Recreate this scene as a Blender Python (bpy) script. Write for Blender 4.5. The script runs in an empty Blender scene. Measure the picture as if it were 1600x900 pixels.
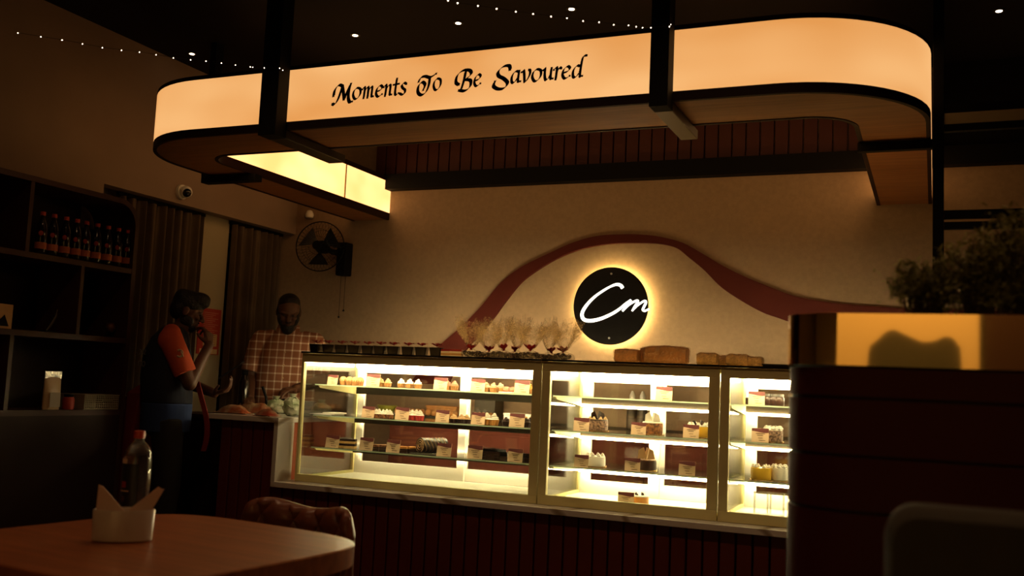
import bpy, bmesh, math, random
from mathutils import Vector, Matrix, Euler
random.seed(7)
PI = math.pi
sc = bpy.context.scene
col = sc.collection

# ------------------------------------------------------------------ camera
YAW, PIT, ROL, FPX = .409072, .0989548, .0447668, 1531.745
_f = Vector((-math.sin(YAW)*math.cos(PIT), math.cos(YAW)*math.cos(PIT), math.sin(PIT)))
_r0 = Vector((math.cos(YAW), math.sin(YAW), 0)); _u0 = _r0.cross(_f)
_r = math.cos(ROL)*_r0 + math.sin(ROL)*_u0
_u = -math.sin(ROL)*_r0 + math.cos(ROL)*_u0
CAM = Vector((0, 0, 1.15))
cd = bpy.data.cameras.new('camera'); cam = bpy.data.objects.new('camera', cd); col.objects.link(cam)
cd.sensor_width = 36; cd.lens = FPX/1600*36; cd.clip_start = .05
cam.matrix_world = Matrix(((_r.x, _u.x, -_f.x, 0), (_r.y, _u.y, -_f.y, 0), (_r.z, _u.z, -_f.z, 1.15), (0, 0, 0, 1)))
cd.dof.use_dof = True; cd.dof.focus_distance = 5.5; cd.dof.aperture_fstop = 3.6
sc.camera = cam
def at(x, y, X=None, Y=None, Z=None):          # photo pixel -> point on a plane
    d = _f + _r*((x-800)/FPX) - _u*((y-450)/FPX)
    t = (X/d.x) if X is not None else (Y/d.y) if Y is not None else (Z-1.15)/d.z
    return CAM + d*t
# ------------------------------------------------------------------ world, exposure, added unseen lamps
w = bpy.data.worlds.new('night'); sc.world = w; w.use_nodes = True
w.node_tree.nodes['Background'].inputs[0].default_value = (.02, .012, .008, 1)
w.node_tree.nodes['Background'].inputs[1].default_value = .1
sc.view_settings.view_transform = 'Standard'; sc.view_settings.look = 'None'
sc.view_settings.exposure = 0; sc.view_settings.gamma = 1; sc.view_settings.use_curve_mapping = False
sc.cycles.use_denoising = True
sc.cycles.max_bounces = 8; sc.cycles.transparent_max_bounces = 32
sc.cycles.sample_clamp_indirect = 8.0; sc.cycles.caustics_reflective = False; sc.cycles.caustics_refractive = False
E_OUT, E_IN, E_CASE, E_HALO, E_LOGO = .78, 1.6, 68.0, 32.0, 2.5      # light boxes, case tubes, sign
def spot(name, loc, aim, watt, color, ang=70, size=.04, blend=.6):
    l = bpy.data.lights.new(name, 'SPOT'); l.energy = watt; l.color = color
    l.spot_size = math.radians(ang); l.spot_blend = blend; l.shadow_soft_size = size
    o = bpy.data.objects.new(name, l); col.objects.link(o); o.location = loc
    o.rotation_euler = (Vector(aim)-Vector(loc)).to_track_quat('-Z', 'Y').to_euler(); return o
spot('brass_reflection_spot', (-.1, -.7, 2.6), (-.1, -1.6, 1.3), 200, (1, .74, .34), 80)  # added behind the viewer so the brass has a lit wall to mirror

FILL_W = 12.0                                        # each unseen ceiling lamp added over the seats as front fill
FILL_DOWN = [(-3.0, 2.9), (-1.9, 2.9), (-.8, 2.9), (.4, 2.9), (1.6, 2.9), (-3.0, .6), (-1.2, .6), (.6, .9)]
for _x, _y in FILL_DOWN: spot('front_fill_lamp', (_x, _y, 3.235), (_x, _y, 0), FILL_W if _y > 2 else FILL_W*.4, (1, .55, .27), 125, .03, .5)

# ------------------------------------------------------------------ materials
MC = {}
def mat(name, c, rough=.6, metal=0, noise=0, scale=8, emis=None, es=0, spec=.5, bump=0, stretch=(1, 1, 1), alpha=None, c2=None, trans=0, coat=0):
    if name in MC: return MC[name]
    m = bpy.data.materials.new(name); m.use_nodes = True; nt = m.node_tree; b = nt.nodes['Principled BSDF']
    b.inputs['Base Color'].default_value = (*c, 1); b.inputs['Roughness'].default_value = rough; b.inputs['Metallic'].default_value = metal
    b.inputs['Specular IOR Level'].default_value = spec
    b.inputs['Coat Weight'].default_value = coat
    if trans: b.inputs['Transmission Weight'].default_value = trans
    if noise or c2 or bump:
        tc = nt.nodes.new('ShaderNodeTexCoord'); mp = nt.nodes.new('ShaderNodeMapping'); mp.inputs['Scale'].default_value = stretch
        n = nt.nodes.new('ShaderNodeTexNoise'); n.inputs['Scale'].default_value = scale; n.inputs['Detail'].default_value = 5
        nt.links.new(tc.outputs['Object'], mp.inputs[0]); nt.links.new(mp.outputs[0], n.inputs[0])
        if noise or c2:
            r = nt.nodes.new('ShaderNodeValToRGB'); d = c2 or tuple(x*(1-noise) for x in c)
            r.color_ramp.elements[0].color = (*d, 1); r.color_ramp.elements[1].color = (*c, 1)
            r.color_ramp.elements[0].position = .35; r.color_ramp.elements[1].position = .65
            nt.links.new(n.outputs[0], r.inputs[0]); nt.links.new(r.outputs[0], b.inputs['Base Color'])
        if bump:
            bp = nt.nodes.new('ShaderNodeBump'); bp.inputs['Strength'].default_value = bump; bp.inputs['Distance'].default_value = .01
            nt.links.new(n.outputs[0], bp.inputs['Height']); nt.links.new(bp.outputs[0], b.inputs['Normal'])
    if es:
        b.inputs['Emission Color'].default_value = (*(emis or c), 1); b.inputs['Emission Strength'].default_value = es
    MC[name] = m; return m
def lightbox(name, cl, ch, strength, zmid, sx=1.2):     # back-lit acrylic: its lamps inside make it uneven
    m = bpy.data.materials.new(name); m.use_nodes = True; nt = m.node_tree; N = nt.nodes
    b = N['Principled BSDF']; b.inputs['Base Color'].default_value = (.5, .42, .3, 1); b.inputs['Roughness'].default_value = .35
    tc = N.new('ShaderNodeTexCoord'); mp = N.new('ShaderNodeMapping'); mp.inputs['Scale'].default_value = (sx, sx, 3.2)
    n = N.new('ShaderNodeTexNoise'); n.inputs['Scale'].default_value = 1.3; n.inputs['Detail'].default_value = 1
    r = N.new('ShaderNodeValToRGB'); r.color_ramp.elements[0].position = .3; r.color_ramp.elements[1].position = .72
    r.color_ramp.elements[0].color = (*cl, 1); r.color_ramp.elements[1].color = (*ch, 1)
    nt.links.new(tc.outputs['Object'], mp.inputs[0]); nt.links.new(mp.outputs[0], n.inputs[0])
    nt.links.new(n.outputs[0], r.inputs[0]); nt.links.new(r.outputs[0], b.inputs['Emission Color'])
    b.inputs['Emission Strength'].default_value = strength; return m
def glass(name, tint=(1, 1, 1), refl=.08, rough=.02):
    m = bpy.data.materials.new(name); m.use_nodes = True; nt = m.node_tree; N = nt.nodes; N.remove(N['Principled BSDF'])
    t = N.new('ShaderNodeBsdfTransparent'); t.inputs[0].default_value = (*tint, 1)
    g = N.new('ShaderNodeBsdfGlossy'); g.inputs['Roughness'].default_value = rough
    lw = N.new('ShaderNodeLayerWeight'); lw.inputs[0].default_value = .25
    mm = N.new('ShaderNodeMath'); mm.operation = 'MULTIPLY_ADD'; mm.inputs[1].default_value = .7; mm.inputs[2].default_value = refl*.4
    mx = N.new('ShaderNodeMixShader')
    nt.links.new(lw.outputs['Fresnel'], mm.inputs[0]); nt.links.new(mm.outputs[0], mx.inputs[0])
    nt.links.new(t.outputs[0], mx.inputs[1]); nt.links.new(g.outputs[0], mx.inputs[2])
    nt.links.new(mx.outputs[0], N['Material Output'].inputs[0]); return m
def film(name, tint, cover, scale=60):      # crinkled clear wrap: mostly see-through, glossy creases
    m = bpy.data.materials.new(name); m.use_nodes = True; nt = m.node_tree; N = nt.nodes; b = N['Principled BSDF']
    b.inputs['Base Color'].default_value = (*tint, 1); b.inputs['Roughness'].default_value = .15
    t = N.new('ShaderNodeBsdfTransparent'); tc = N.new('ShaderNodeTexCoord'); n = N.new('ShaderNodeTexNoise')
    n.inputs['Scale'].default_value = scale; n.inputs['Detail'].default_value = 3; n.inputs['Distortion'].default_value = 2
    r = N.new('ShaderNodeValToRGB'); r.color_ramp.elements[0].position = .5; r.color_ramp.elements[1].position = .62
    r.color_ramp.elements[0].color = (cover*.25,)*3+(1,); r.color_ramp.elements[1].color = (cover,)*3+(1,)
    mx = N.new('ShaderNodeMixShader')
    nt.links.new(tc.outputs['Object'], n.inputs[0]); nt.links.new(n.outputs[0], r.inputs[0]); nt.links.new(r.outputs[0], mx.inputs[0])
    nt.links.new(t.outputs[0], mx.inputs[1]); nt.links.new(b.outputs[0], mx.inputs[2]); nt.links.new(mx.outputs[0], N['Material Output'].inputs[0]); return m
def marble():
    m = mat('marble', (.82, .78, .72), .18); nt = m.node_tree; N = nt.nodes; b = N['Principled BSDF']
    tc = N.new('ShaderNodeTexCoord'); mp = N.new('ShaderNodeMapping'); mp.inputs['Rotation'].default_value = (.5, .6, .7)
    wv = N.new('ShaderNodeTexWave'); wv.inputs['Scale'].default_value = 1.1; wv.inputs['Distortion'].default_value = 9; wv.inputs['Detail'].default_value = 3
    r = N.new('ShaderNodeValToRGB'); e = r.color_ramp.elements; e[0].position = 0; e[0].color = (.38, .30, .22, 1); e[1].position = .09; e[1].color = (.82, .78, .72, 1)
    nt.links.new(tc.outputs['Object'], mp.inputs[0]); nt.links.new(mp.outputs[0], wv.inputs[0]); nt.links.new(wv.outputs[0], r.inputs[0]); nt.links.new(r.outputs[0], b.inputs['Base Color']); return m
def plaid():
    m = mat('plaid_shirt', (.3, .1, .05), .85); nt = m.node_tree; N = nt.nodes; b = N['Principled BSDF']
    tc = N.new('ShaderNodeTexCoord'); sp = N.new('ShaderNodeSeparateXYZ'); nt.links.new(tc.outputs['Object'], sp.inputs[0])
    def stripes(sock, per, wd):
        a = N.new('ShaderNodeMath'); a.operation = 'MULTIPLY'; a.inputs[1].default_value = 1/per; nt.links.new(sock, a.inputs[0])
        f = N.new('ShaderNodeMath'); f.operation = 'FRACT'; nt.links.new(a.outputs[0], f.inputs[0])
        l = N.new('ShaderNodeMath'); l.operation = 'LESS_THAN'; l.inputs[1].default_value = wd; nt.links.new(f.outputs[0], l.inputs[0]); return l.outputs[0]
    s = N.new('ShaderNodeMath'); s.operation = 'ADD'; nt.links.new(stripes(sp.outputs[0], .052, .2), s.inputs[0]); nt.links.new(stripes(sp.outputs[2], .055, .2), s.inputs[1])
    h = N.new('ShaderNodeMath'); h.operation = 'MULTIPLY'; h.inputs[1].default_value = .5; nt.links.new(s.outputs[0], h.inputs[0])
    r = N.new('ShaderNodeValToRGB'); e = r.color_ramp.elements; e[0].color = (.34, .13, .065, 1); e[1].color = (.95, .85, .75, 1)
    k = r.color_ramp.elements.new(.5); k.color = (.62, .42, .32, 1)
    nt.links.new(h.outputs[0], r.inputs[0]); nt.links.new(r.outputs[0], b.inputs['Base Color']); return m
M = dict(
    wall=mat('wall_paint', (.29, .20, .14), .85, noise=.12, scale=3),
    wallb=mat('textured_wallpaper', (.34, .225, .135), .8, noise=.12, scale=35, bump=.15),
    dark=mat('dark_ceiling', (.008, .004, .003), .9, spec=.2), floor=mat('floor_tile', (.06, .04, .03), .35, noise=.3),
    black=mat('black_metal', (.004, .003, .003), .7, spec=.15), blackg=mat('black_gloss', (.008, .007, .007), .15),
    red=mat('dark_red_laminate', (.15, .018, .009), .55, noise=.15, scale=4), band=mat('red_band', (.075, .009, .005), .6, spec=.2),
    wood=mat('wood_veneer', (.34, .13, .04), .5, noise=.3, scale=5, stretch=(.6, 9, 9)),
    trimw=mat('dark_wood_trim', (.022, .007, .004), .6, spec=.2),
    table=mat('table_veneer', (.40, .115, .032), .32, noise=.3, scale=3, stretch=(1.0, 14, 10)),
    shelfw=mat('walnut_shelf', (.06, .018, .008), .5, spec=.3, noise=.25, scale=5),
    alu=mat('champagne_aluminium', (.80, .72, .34), .5, .1), white=mat('white_enamel', (.85, .82, .72), .4),
    glass=glass('clear_glass'), sglass=glass('green_edge_glass', (.97, .985, .965), .15), edge=mat('glass_edge', (.55, .68, .50), .2),
    rail=mat('shelf_rail', (.05, .04, .025), .4, .5), steel=mat('steel', (.5, .5, .5), .3, 1), plastic=mat('white_plastic', (.8, .78, .72), .4),
    curtain=mat('curtain_cloth', (.12, .078, .045), .9, noise=.2), skin=mat('brown_skin', (.115, .047, .025), .55, noise=.1, scale=20),
    hair=mat('black_hair', (.008, .006, .005), .6, bump=.5, scale=80), orange=mat('orange_cloth', (.62, .09, .025), .85),
    navy=mat('navy_cloth', (.012, .014, .03), .85), blue=mat('blue_cloth', (.02, .045, .16), .85), pants=mat('dark_trousers', (.015, .012, .011), .9),
    redbag=mat('red_bag_cloth', (.22, .015, .012), .8), brass=mat('polished_brass', (.85, .58, .22), .04, 1),
    gold=mat('brushed_gold', (.5, .3, .1), .25, 1), leaf=mat('fern_leaf', (.36, .34, .08), .7, noise=.4, scale=12), stem=mat('stem', (.08, .05, .02), .8),
    choc=mat('chocolate', (.035, .013, .008), .35, noise=.3, scale=60), sponge=mat('sponge_cake', (.42, .20, .06), .8, noise=.3, scale=60),
    cream=mat('whipped_cream', (.92, .86, .74), .5), vanilla=mat('vanilla_icing', (.60, .38, .18), .6), redv=mat('red_velvet', (.55, .04, .03), .7, noise=.3, scale=60),
    yellow=mat('yellow_glaze', (.85, .50, .04), .25), nuts=mat('nut_crumb', (.40, .16, .05), .7, c2=(.09, .03, .015), scale=70),
    chips=mat('choc_chip_crumb', (.5, .3, .2), .6, c2=(.03, .01, .006), scale=90), pink=mat('pink_icing', (.75, .25, .16), .6),
    crust=mat('bread_crust', (.62, .27, .075), .6, noise=.35, scale=14), crumb=mat('bread_side', (.66, .40, .14), .8, noise=.2, scale=20),
    paper=mat('card_paper', (.70, .50, .30), .7), maroon=mat('maroon_print', (.10, .012, .012), .6), ink=mat('print_ink', (.12, .05, .03), .7),
    bow=mat('red_ribbon', (.30, .01, .014), .35), film=film('clear_wrap', (.95, .84, .62), .36), film2=film('bread_bag', (.9, .8, .65), .25, 30), film3=film('sparse_clear_wrap', (.85, .75, .6), .36, 45),
    silver=mat('silver_foil', (.32, .30, .27), .25, 1, bump=.6, scale=30), packr=mat('orange_packet', (.26, .05, .015), .2, bump=1, scale=16, c2=(.34, .24, .14)),
    packg=mat('green_white_bag', (.62, .62, .50), .4, bump=.5, scale=18, c2=(.22, .30, .14)), poster=mat('red_poster', (.45, .03, .02), .6),
    cola=mat('dark_bottle', (.012, .006, .005), .12), labelo=mat('orange_label', (.42, .10, .03), .6), labelr=mat('red_label', (.35, .03, .015), .6),
    cap=mat('red_cap', (.5, .04, .01), .4), ceramic=mat('white_ceramic', (.62, .52, .42), .25), napkin=mat('paper_napkin', (.72, .50, .38), .9),
    leather=mat('brown_leather', (.22, .065, .03), .32, noise=.2, scale=30), grey=mat('grey_upholstery', (.07, .058, .04), .9, noise=.1, scale=40),
    amber=mat('amber_frame', (.5, .26, .06), .3), wicker=mat('cream_basket', (.30, .25, .17), .7), screen=mat('dark_screen', (.015, .015, .018), .12),
)
M['marble'] = marble(); M['plaid'] = plaid()
M['boxf'] = lightbox('lit_acrylic', (1.0, .42, .11), (1.2, .63, .235), E_OUT, 2.55)
M['boxi'] = lightbox('lit_acrylic_inner', (1.0, .50, .155), (1.35, .72, .28), E_IN, 2.55, 2.2)
M['led'] = mat('case_tube', (1, .8, .5), es=E_CASE, emis=(1, .80, .42)); M['led2'] = mat('shelf_led', (1, .8, .5), es=E_CASE*.9, emis=(1, .80, .42))
M['led3'] = mat('back_fill_led', (1, .8, .5), es=E_CASE*.7, emis=(1, .80, .42)); M['halo'] = mat('halo_led', (1, .7, .3), es=E_HALO, emis=(1, .74, .28)); M['logo'] = mat('lit_white_letter', (1, 1, 1), es=E_LOGO, emis=(1, .95, .8))
M['down'] = mat('downlight_lens', (1, .8, .6), es=8, emis=(1, .75, .5)); M['fairy'] = mat('fairy_bulb', (1, .8, .6), es=9, emis=(1, .8, .6))
M['smoke'] = glass('smoked_glass', (.41, .34, .24), .1)

# ------------------------------------------------------------------ mesh helpers
OFF = {}
class MB:
    def __init__(s): s.b = bmesh.new()
    def _new(s, ret, mtx):
        bmesh.ops.transform(s.b, matrix=mtx, verts=ret['verts']); return ret['verts']
    def box(s, x0, x1, y0, y1, z0, z1, bev=0, rot=None):
        c = Vector(((x0+x1)/2, (y0+y1)/2, (z0+z1)/2))
        m = Matrix.Translation(c) @ (rot.to_matrix().to_4x4() if rot else Matrix()) @ Matrix.Diagonal((abs(x1-x0), abs(y1-y0), abs(z1-z0), 1))
        v = s._new(bmesh.ops.create_cube(s.b, size=1), m)
        if bev:
            es = list({e for q in v for e in q.link_edges}); bmesh.ops.bevel(s.b, geom=es, offset=bev, segments=2, affect='EDGES', profile=.6)
        return s
    def cyl(s, p0, p1, r0, r1=None, seg=16, caps=True):
        p0, p1 = Vector(p0), Vector(p1); d = p1-p0; r1 = r0 if r1 is None else r1
        m = Matrix.Translation((p0+p1)/2) @ d.to_track_quat('Z', 'Y').to_matrix().to_4x4()
        s._new(bmesh.ops.create_cone(s.b, cap_ends=caps, segments=seg, radius1=r0, radius2=r1, depth=d.length), m); return s
    def ball(s, c, r, seg=14, rot=None):
        if not hasattr(r, '__len__'): r = (r, r, r)
        m = Matrix.Translation(c) @ (rot.to_matrix().to_4x4() if rot else Matrix()) @ Matrix.Diagonal((*r, 1))
        s._new(bmesh.ops.create_uvsphere(s.b, u_segments=seg, v_segments=max(6, seg*2//3), radius=1), m); return s
    def lathe(s, prof, c=(0, 0, 0), seg=24, sx=1, sy=1, close=True):
        rings = []
        for r, z in prof: rings.append([s.b.verts.new((c[0]+r*sx*math.cos(2*PI*k/seg), c[1]+r*sy*math.sin(2*PI*k/seg), c[2]+z)) for k in range(seg)])
        for a, b in zip(rings, rings[1:]):
            for k in range(seg): s.b.faces.new((a[k], a[(k+1) % seg], b[(k+1) % seg], b[k]))
        if close: s.b.faces.new(rings[0][::-1]); s.b.faces.new(rings[-1])
        return s
    def prism(s, pts, off):         # pts: 3-D polygon, off: extrusion vector
        off = Vector(off); a = [s.b.verts.new(p) for p in pts]; b = [s.b.verts.new(Vector(p)+off) for p in pts]; n = len(pts)
        f1 = s.b.faces.new(a[::-1]); f2 = s.b.faces.new(b)
        for k in range(n): s.b.faces.new((a[k], a[(k+1) % n], b[(k+1) % n], b[k]))
        if n > 4: bmesh.ops.triangulate(s.b, faces=[f1, f2])
        return s
    def ribbon(s, A, B, off=None):  # strip between two polylines, optionally given thickness
        n = len(A); a = [s.b.verts.new(p) for p in A]; b = [s.b.verts.new(p) for p in B]
        for k in range(n-1): s.b.faces.new((a[k], a[k+1], b[k+1], b[k]))
        if off is not None:
            off = Vector(off); c = [s.b.verts.new(Vector(p)+off) for p in A]; d = [s.b.verts.new(Vector(p)+off) for p in B]
            for k in range(n-1):
                s.b.faces.new((d[k], d[k+1], c[k+1], c[k])); s.b.faces.new((c[k], c[k+1], a[k+1], a[k])); s.b.faces.new((b[k], b[k+1], d[k+1], d[k]))
            s.b.faces.new((a[0], b[0], d[0], c[0])); s.b.faces.new((a[-1], c[-1], d[-1], b[-1]))
        return s
    def tube(s, pts, r, seg=8, rr=None):
        pts = [Vector(p) for p in pts]; rings = []; n = len(pts)
        for i, p in enumerate(pts):
            t = (pts[min(i+1, n-1)]-pts[max(i-1, 0)]).normalized(); q = t.to_track_quat('Z', 'Y'); ri = rr[i] if rr else r
            rings.append([s.b.verts.new(p + q @ Vector((ri*math.cos(2*PI*k/seg), ri*math.sin(2*PI*k/seg), 0))) for k in range(seg)])
        for a, b in zip(rings, rings[1:]):
            for k in range(seg): s.b.faces.new((a[k], a[(k+1) % seg], b[(k+1) % seg], b[k]))
        s.b.faces.new(rings[0][::-1]); s.b.faces.new(rings[-1]); return s
    def loft(s, rings):             # rings: lists of points, same count, closed and capped
        R = [[s.b.verts.new(p) for p in r] for r in rings]; n = len(R[0])
        for a, b in zip(R, R[1:]):
            for k in range(n): s.b.faces.new((a[k], a[(k+1) % n], b[(k+1) % n], b[k]))
        s.b.faces.new(R[0][::-1]); s.b.faces.new(R[-1]); return s
    def build(s, name, m, parent=None, origin=None, smooth=False, bev=0):
        me = bpy.data.meshes.new(name); o = bpy.data.objects.new(name, me); col.objects.link(o)
        off = OFF.get(parent.name, Vector()) if parent else Vector(origin or (0, 0, 0))
        bmesh.ops.recalc_face_normals(s.b, faces=s.b.faces)
        bmesh.ops.translate(s.b, verts=s.b.verts, vec=-off); s.b.to_mesh(me); s.b.free(); me.materials.append(m)
        if smooth:
            for p in me.polygons: p.use_smooth = True
            me.set_sharp_from_angle(angle=math.radians(smooth if smooth > 1 else 45))
        OFF[o.name] = off
        if parent: o.parent = parent
        else: o.location = off
        if bev:
            b = o.modifiers.new('bevel', 'BEVEL'); b.width = bev; b.segments = 2; b.limit_method = 'ANGLE'
        return o
def tag(o, label=None, cat=None, group=None, kind=None):
    for k, v in (('label', label), ('category', cat), ('group', group), ('kind', kind)):
        if v: o[k] = v
    return o
def thing(name, label, cat, loc=(0, 0, 0), rz=0, group=None):
    o = bpy.data.objects.new(name, None); col.objects.link(o); o.location = loc; o.rotation_euler = (0, 0, rz); o.empty_display_size = .05
    OFF[o.name] = Vector(loc) if not rz else Vector()   # turned things are built in their own frame
    return tag(o, label, cat, group)
def local(o): OFF[o.name] = Vector(); return o
def struct(name, mb, m, **k): return tag(mb.build(name, m, **k), kind='structure')
def dup(o, loc, rz=None, label=None, group=None, scale=None):
    r = o.copy(); col.objects.link(r); r.location = loc
    if rz is not None: r.rotation_euler = (0, 0, rz)
    if scale: r.scale = scale if hasattr(scale, '__len__') else (scale,)*3
    if label: r['label'] = label
    if group: r['group'] = group
    for ch in list(o.children):
        c = ch.copy(); col.objects.link(c); c.parent = r
        for g in list(ch.children):
            d = g.copy(); col.objects.link(d); d.parent = c
    return r
ORD = ['first', 'second', 'third', 'fourth', 'fifth', 'sixth', 'seventh', 'eighth', 'ninth', 'tenth', 'eleventh', 'twelfth']
def crom(pts, n=8, closed=False):
    P = [Vector(p) for p in pts]; N = len(P); out = []
    for i in range(N-1):
        p0, p1, p2, p3 = P[max(i-1, 0)], P[i], P[i+1], P[min(i+2, N-1)]
        for k in range(n):
            t = k/n; out.append(.5*((2*p1)+(p2-p0)*t+(2*p0-5*p1+4*p2-p3)*t*t+(3*p1-p0-3*p2+p3)*t**3))
    out.append(P[-1]); return out

# ------------------------------------------------------------------ room shell
WX, WB, RX, FY, CH = -4.744, 6.5, 3.2, -1.6, 3.25
struct('floor', MB().box(WX-.3, RX+.1, FY-.1, WB+.1, -.06, 0), M['floor'])
struct('ceiling', MB().box(WX-.3, RX+.1, FY-.1, WB+.1, CH, CH+.08), M['dark'])
struct('wall_back', MB().box(WX-.2, RX+.1, WB, WB+.1, 0, CH), M['wallb'])
struct('wall_right', MB().box(RX, RX+.1, FY, WB, 0, CH), M['dark'])
struct('wall_front', MB().box(WX-.2, RX, FY-.1, FY, 0, CH), mat('front_wall', (.45, .32, .18), .9))
HZ = 2.285
wl = MB(); wl.box(WX-.1, WX, FY, WB, HZ, CH); wl.box(WX-.1, WX, FY, 4.50, 0, HZ); wl.box(WX-.22, WX-.18, 4.45, WB, 0, HZ+.02)
struct('wall_left', wl, M['wall'])
struct('window_1', MB().box(WX-.18, WX-.165, 4.6, 5.48, .4, 2.2), mat('night_pane', (.006, .006, .008), .1))
struct('window_2', MB().box(WX-.18, WX-.165, 5.86, 6.45, .4, 2.2), mat('night_pane', (.006, .006, .008), .1))
# slatted red panel above a dark beam on the back wall
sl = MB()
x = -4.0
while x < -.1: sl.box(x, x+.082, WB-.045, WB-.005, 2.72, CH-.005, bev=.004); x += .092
struct('trim_slats', sl, mat('deep_red_slats', (.06, .009, .005), .6))  # the slats' own even dark red
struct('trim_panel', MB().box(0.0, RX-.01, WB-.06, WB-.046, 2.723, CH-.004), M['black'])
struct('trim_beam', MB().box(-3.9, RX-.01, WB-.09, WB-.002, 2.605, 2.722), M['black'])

# arched wall feature behind the logo
outer = [(640, 600), (672, 556), (690, 537), (724, 507), (753, 477), (781, 443), (813, 418), (860, 394.5), (895, 379), (932, 368.7), (975, 366), (1010, 367), (1039, 371.5), (1068, 380), (1097, 396), (1129, 415), (1161, 431), (1192, 444), (1243, 463), (1293, 472), (1340, 477), (1420, 482), (1560, 486)]
inner = [(700, 600), (718, 558), (733, 540), (752, 519), (771, 496), (790, 470), (817, 438), (860, 409), (895, 393), (926, 384.6), (961, 380), (1004, 379.5), (1033, 381), (1057, 387.5), (1077, 403), (1100, 422), (1126, 448), (1155, 468), (1189, 487), (1217, 497), (1262, 512), (1340, 527), (1540, 540)]
A = crom([at(*p, Y=WB-.03) for p in outer], 6); B = crom([at(*p, Y=WB-.03) for p in inner], 6)
o = MB().ribbon(A, B, (0, .03, 0)).build('wall_ornament', M['band'], origin=(A[0].x, WB, A[0].z), smooth=40)
tag(o, 'dark red wavy arched band mounted on the back wall around the round logo', 'wall ornament')

# ------------------------------------------------------------------ hanging light-box canopy
OX0, OX1, OY0 = -4.21, -.016, 3.98; R1 = .59
IX0, IX1, IY0 = -3.88, -.335, 4.39; R2 = .2
def arc(cx, cy, r, a0, a1, n=14): return [(cx+r*math.cos(math.radians(a0+(a1-a0)*k/n)), cy+r*math.sin(math.radians(a0+(a1-a0)*k/n))) for k in range(n+1)]
def plan(x0, x1, y0, r, ye=WB):
    L = [(x0, ye-(ye-y0-r)*k/10) for k in range(10)]
    return L + arc(x0+r, y0+r, r, 180, 270) + [(x0+r+(x1-x0-2*r)*k/16, y0) for k in range(1, 16)] + arc(x1-r, y0+r, r, 270, 360) + [(x1, y0+r+(ye-.005-y0-r)*k/10) for k in range(1, 11)]
can = thing('light_canopy', 'long suspended canopy of glowing amber light boxes with rounded corners over the cake counter', 'canopy', (-2.1, 4.2, 2.38))
def band(P, z0, z1, name, m, thick=.012, inward=1):
    n = len(P); N = []
    for i in range(n):
        a, b = P[max(i-1, 0)], P[min(i+1, n-1)]; d = Vector((b[0]-a[0], b[1]-a[1])).normalized(); N.append((-d.y*thick*inward, d.x*thick*inward))
    A_ = [(p[0], p[1], z1) for p in P]; B_ = [(p[0], p[1], z0) for p in P]
    C_ = [(p[0]+q[0], p[1]+q[1], z1) for p, q in zip(P, N)]; D_ = [(p[0]+q[0], p[1]+q[1], z0) for p, q in zip(P, N)]
    mb = MB(); a, b, c, d = [[mb.b.verts.new(v) for v in L] for L in (A_, B_, C_, D_)]
    for k in range(n-1):
        for f in ((a[k], a[k+1], b[k+1], b[k]), (d[k], d[k+1], c[k+1], c[k]), (c[k], c[k+1], a[k+1], a[k]), (b[k], b[k+1], d[k+1], d[k])): mb.b.faces.new(f)
    mb.b.faces.new((a[0], b[0], d[0], c[0])); mb.b.faces.new((a[-1], c[-1], d[-1], b[-1]))
    return mb.build(name, m, can, smooth=30)
PO = plan(OX0, OX1, OY0, R1); PI_ = plan(IX0, IX1, IY0, R2)
s1 = min(range(len(PO)), key=lambda i: abs(PO[i][0]+3.05)+(PO[i][1] > 4)*9); s2 = min(range(len(PO)), key=lambda i: abs(PO[i][0]+1.06)+(PO[i][1] > 4)*9)
for a, b in ((0, s1+1), (s1, s2+1), (s2, len(PO))): band(PO[a:b], 2.422, 2.69, 'light_panel', M['boxf'])
sIn = [i for i in range(len(PI_))]
band(PI_, 2.435, 2.675, 'inner_light_panel', M['boxi'], inward=-1)
band([(p[0], p[1]) for p in PO], 2.69, 2.712, 'top_rim', M['trimw'], .02)
band(PO, 2.38, 2.422, 'bottom_rim', M['trimw'], .02)
band(PI_, 2.38, 2.435, 'inner_rim', M['trimw'], .02, -1); band(PI_, 2.675, 2.712, 'inner_rim', M['trimw'], .02, -1)
def ring_plate(z0, z1, name, m, e=.004):
    mb = MB(); n = 90
    def res(P):
        L = [0]
        for a, b in zip(P, P[1:]): L.append(L[-1]+math.hypot(b[0]-a[0], b[1]-a[1]))
        return P, L
    # match points of outer and inner paths segment by segment (same plan recipe, same count)
    A_ = [(p[0], p[1], z0) for p in plan(OX0+e, OX1-e, OY0+e, R1)]; B_ = [(p[0], p[1], z0) for p in plan(IX0-e, IX1+e, IY0-e, R2)]
    mb.ribbon(A_, B_, (0, 0, z1-z0)); return mb.build(name, m, can)
ring_plate(2.384, 2.394, 'soffit', M['wood']); ring_plate(2.70, 2.71, 'top_board', M['dark'])
# joint in the inner panel
can_j = MB().box(IX0+.001, IX0+.006, 5.855, 5.866, 2.435, 2.675).build('panel_joint', M['gold'], can)
# hangers
def hanger(x0, x1, label, ye):
    t = thing('canopy_hanger', label, 'hanger', ((x0+x1)/2, 3.93, 2.33))
    MB().box(x0, x1, 3.885, 3.975, 2.335, CH-.002).build('post', M['black'], t, bev=.003)
    MB().box(x0, x1, 3.975, ye, 2.335, 2.378).build('crossbar', M['rail'], t, bev=.003)
hanger(-3.105, -3.0, 'black square hanger holding the canopy left of the lettering', 4.52)
hanger(-1.10, -1.02, 'black square hanger holding the canopy right of the lettering', 4.46)
t = thing('canopy_bracket', 'short black bar under the left arm of the canopy', 'bracket', (-4.05, 4.86, 2.335))
MB().box(-4.26, -3.84, 4.81, 4.88, 2.335, 2.378).build('bar', M['black'], t, bev=.003); MB().box(-4.26, -4.215, 4.81, 4.88, 2.378, CH-.002).build('post', M['black'], t)

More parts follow.
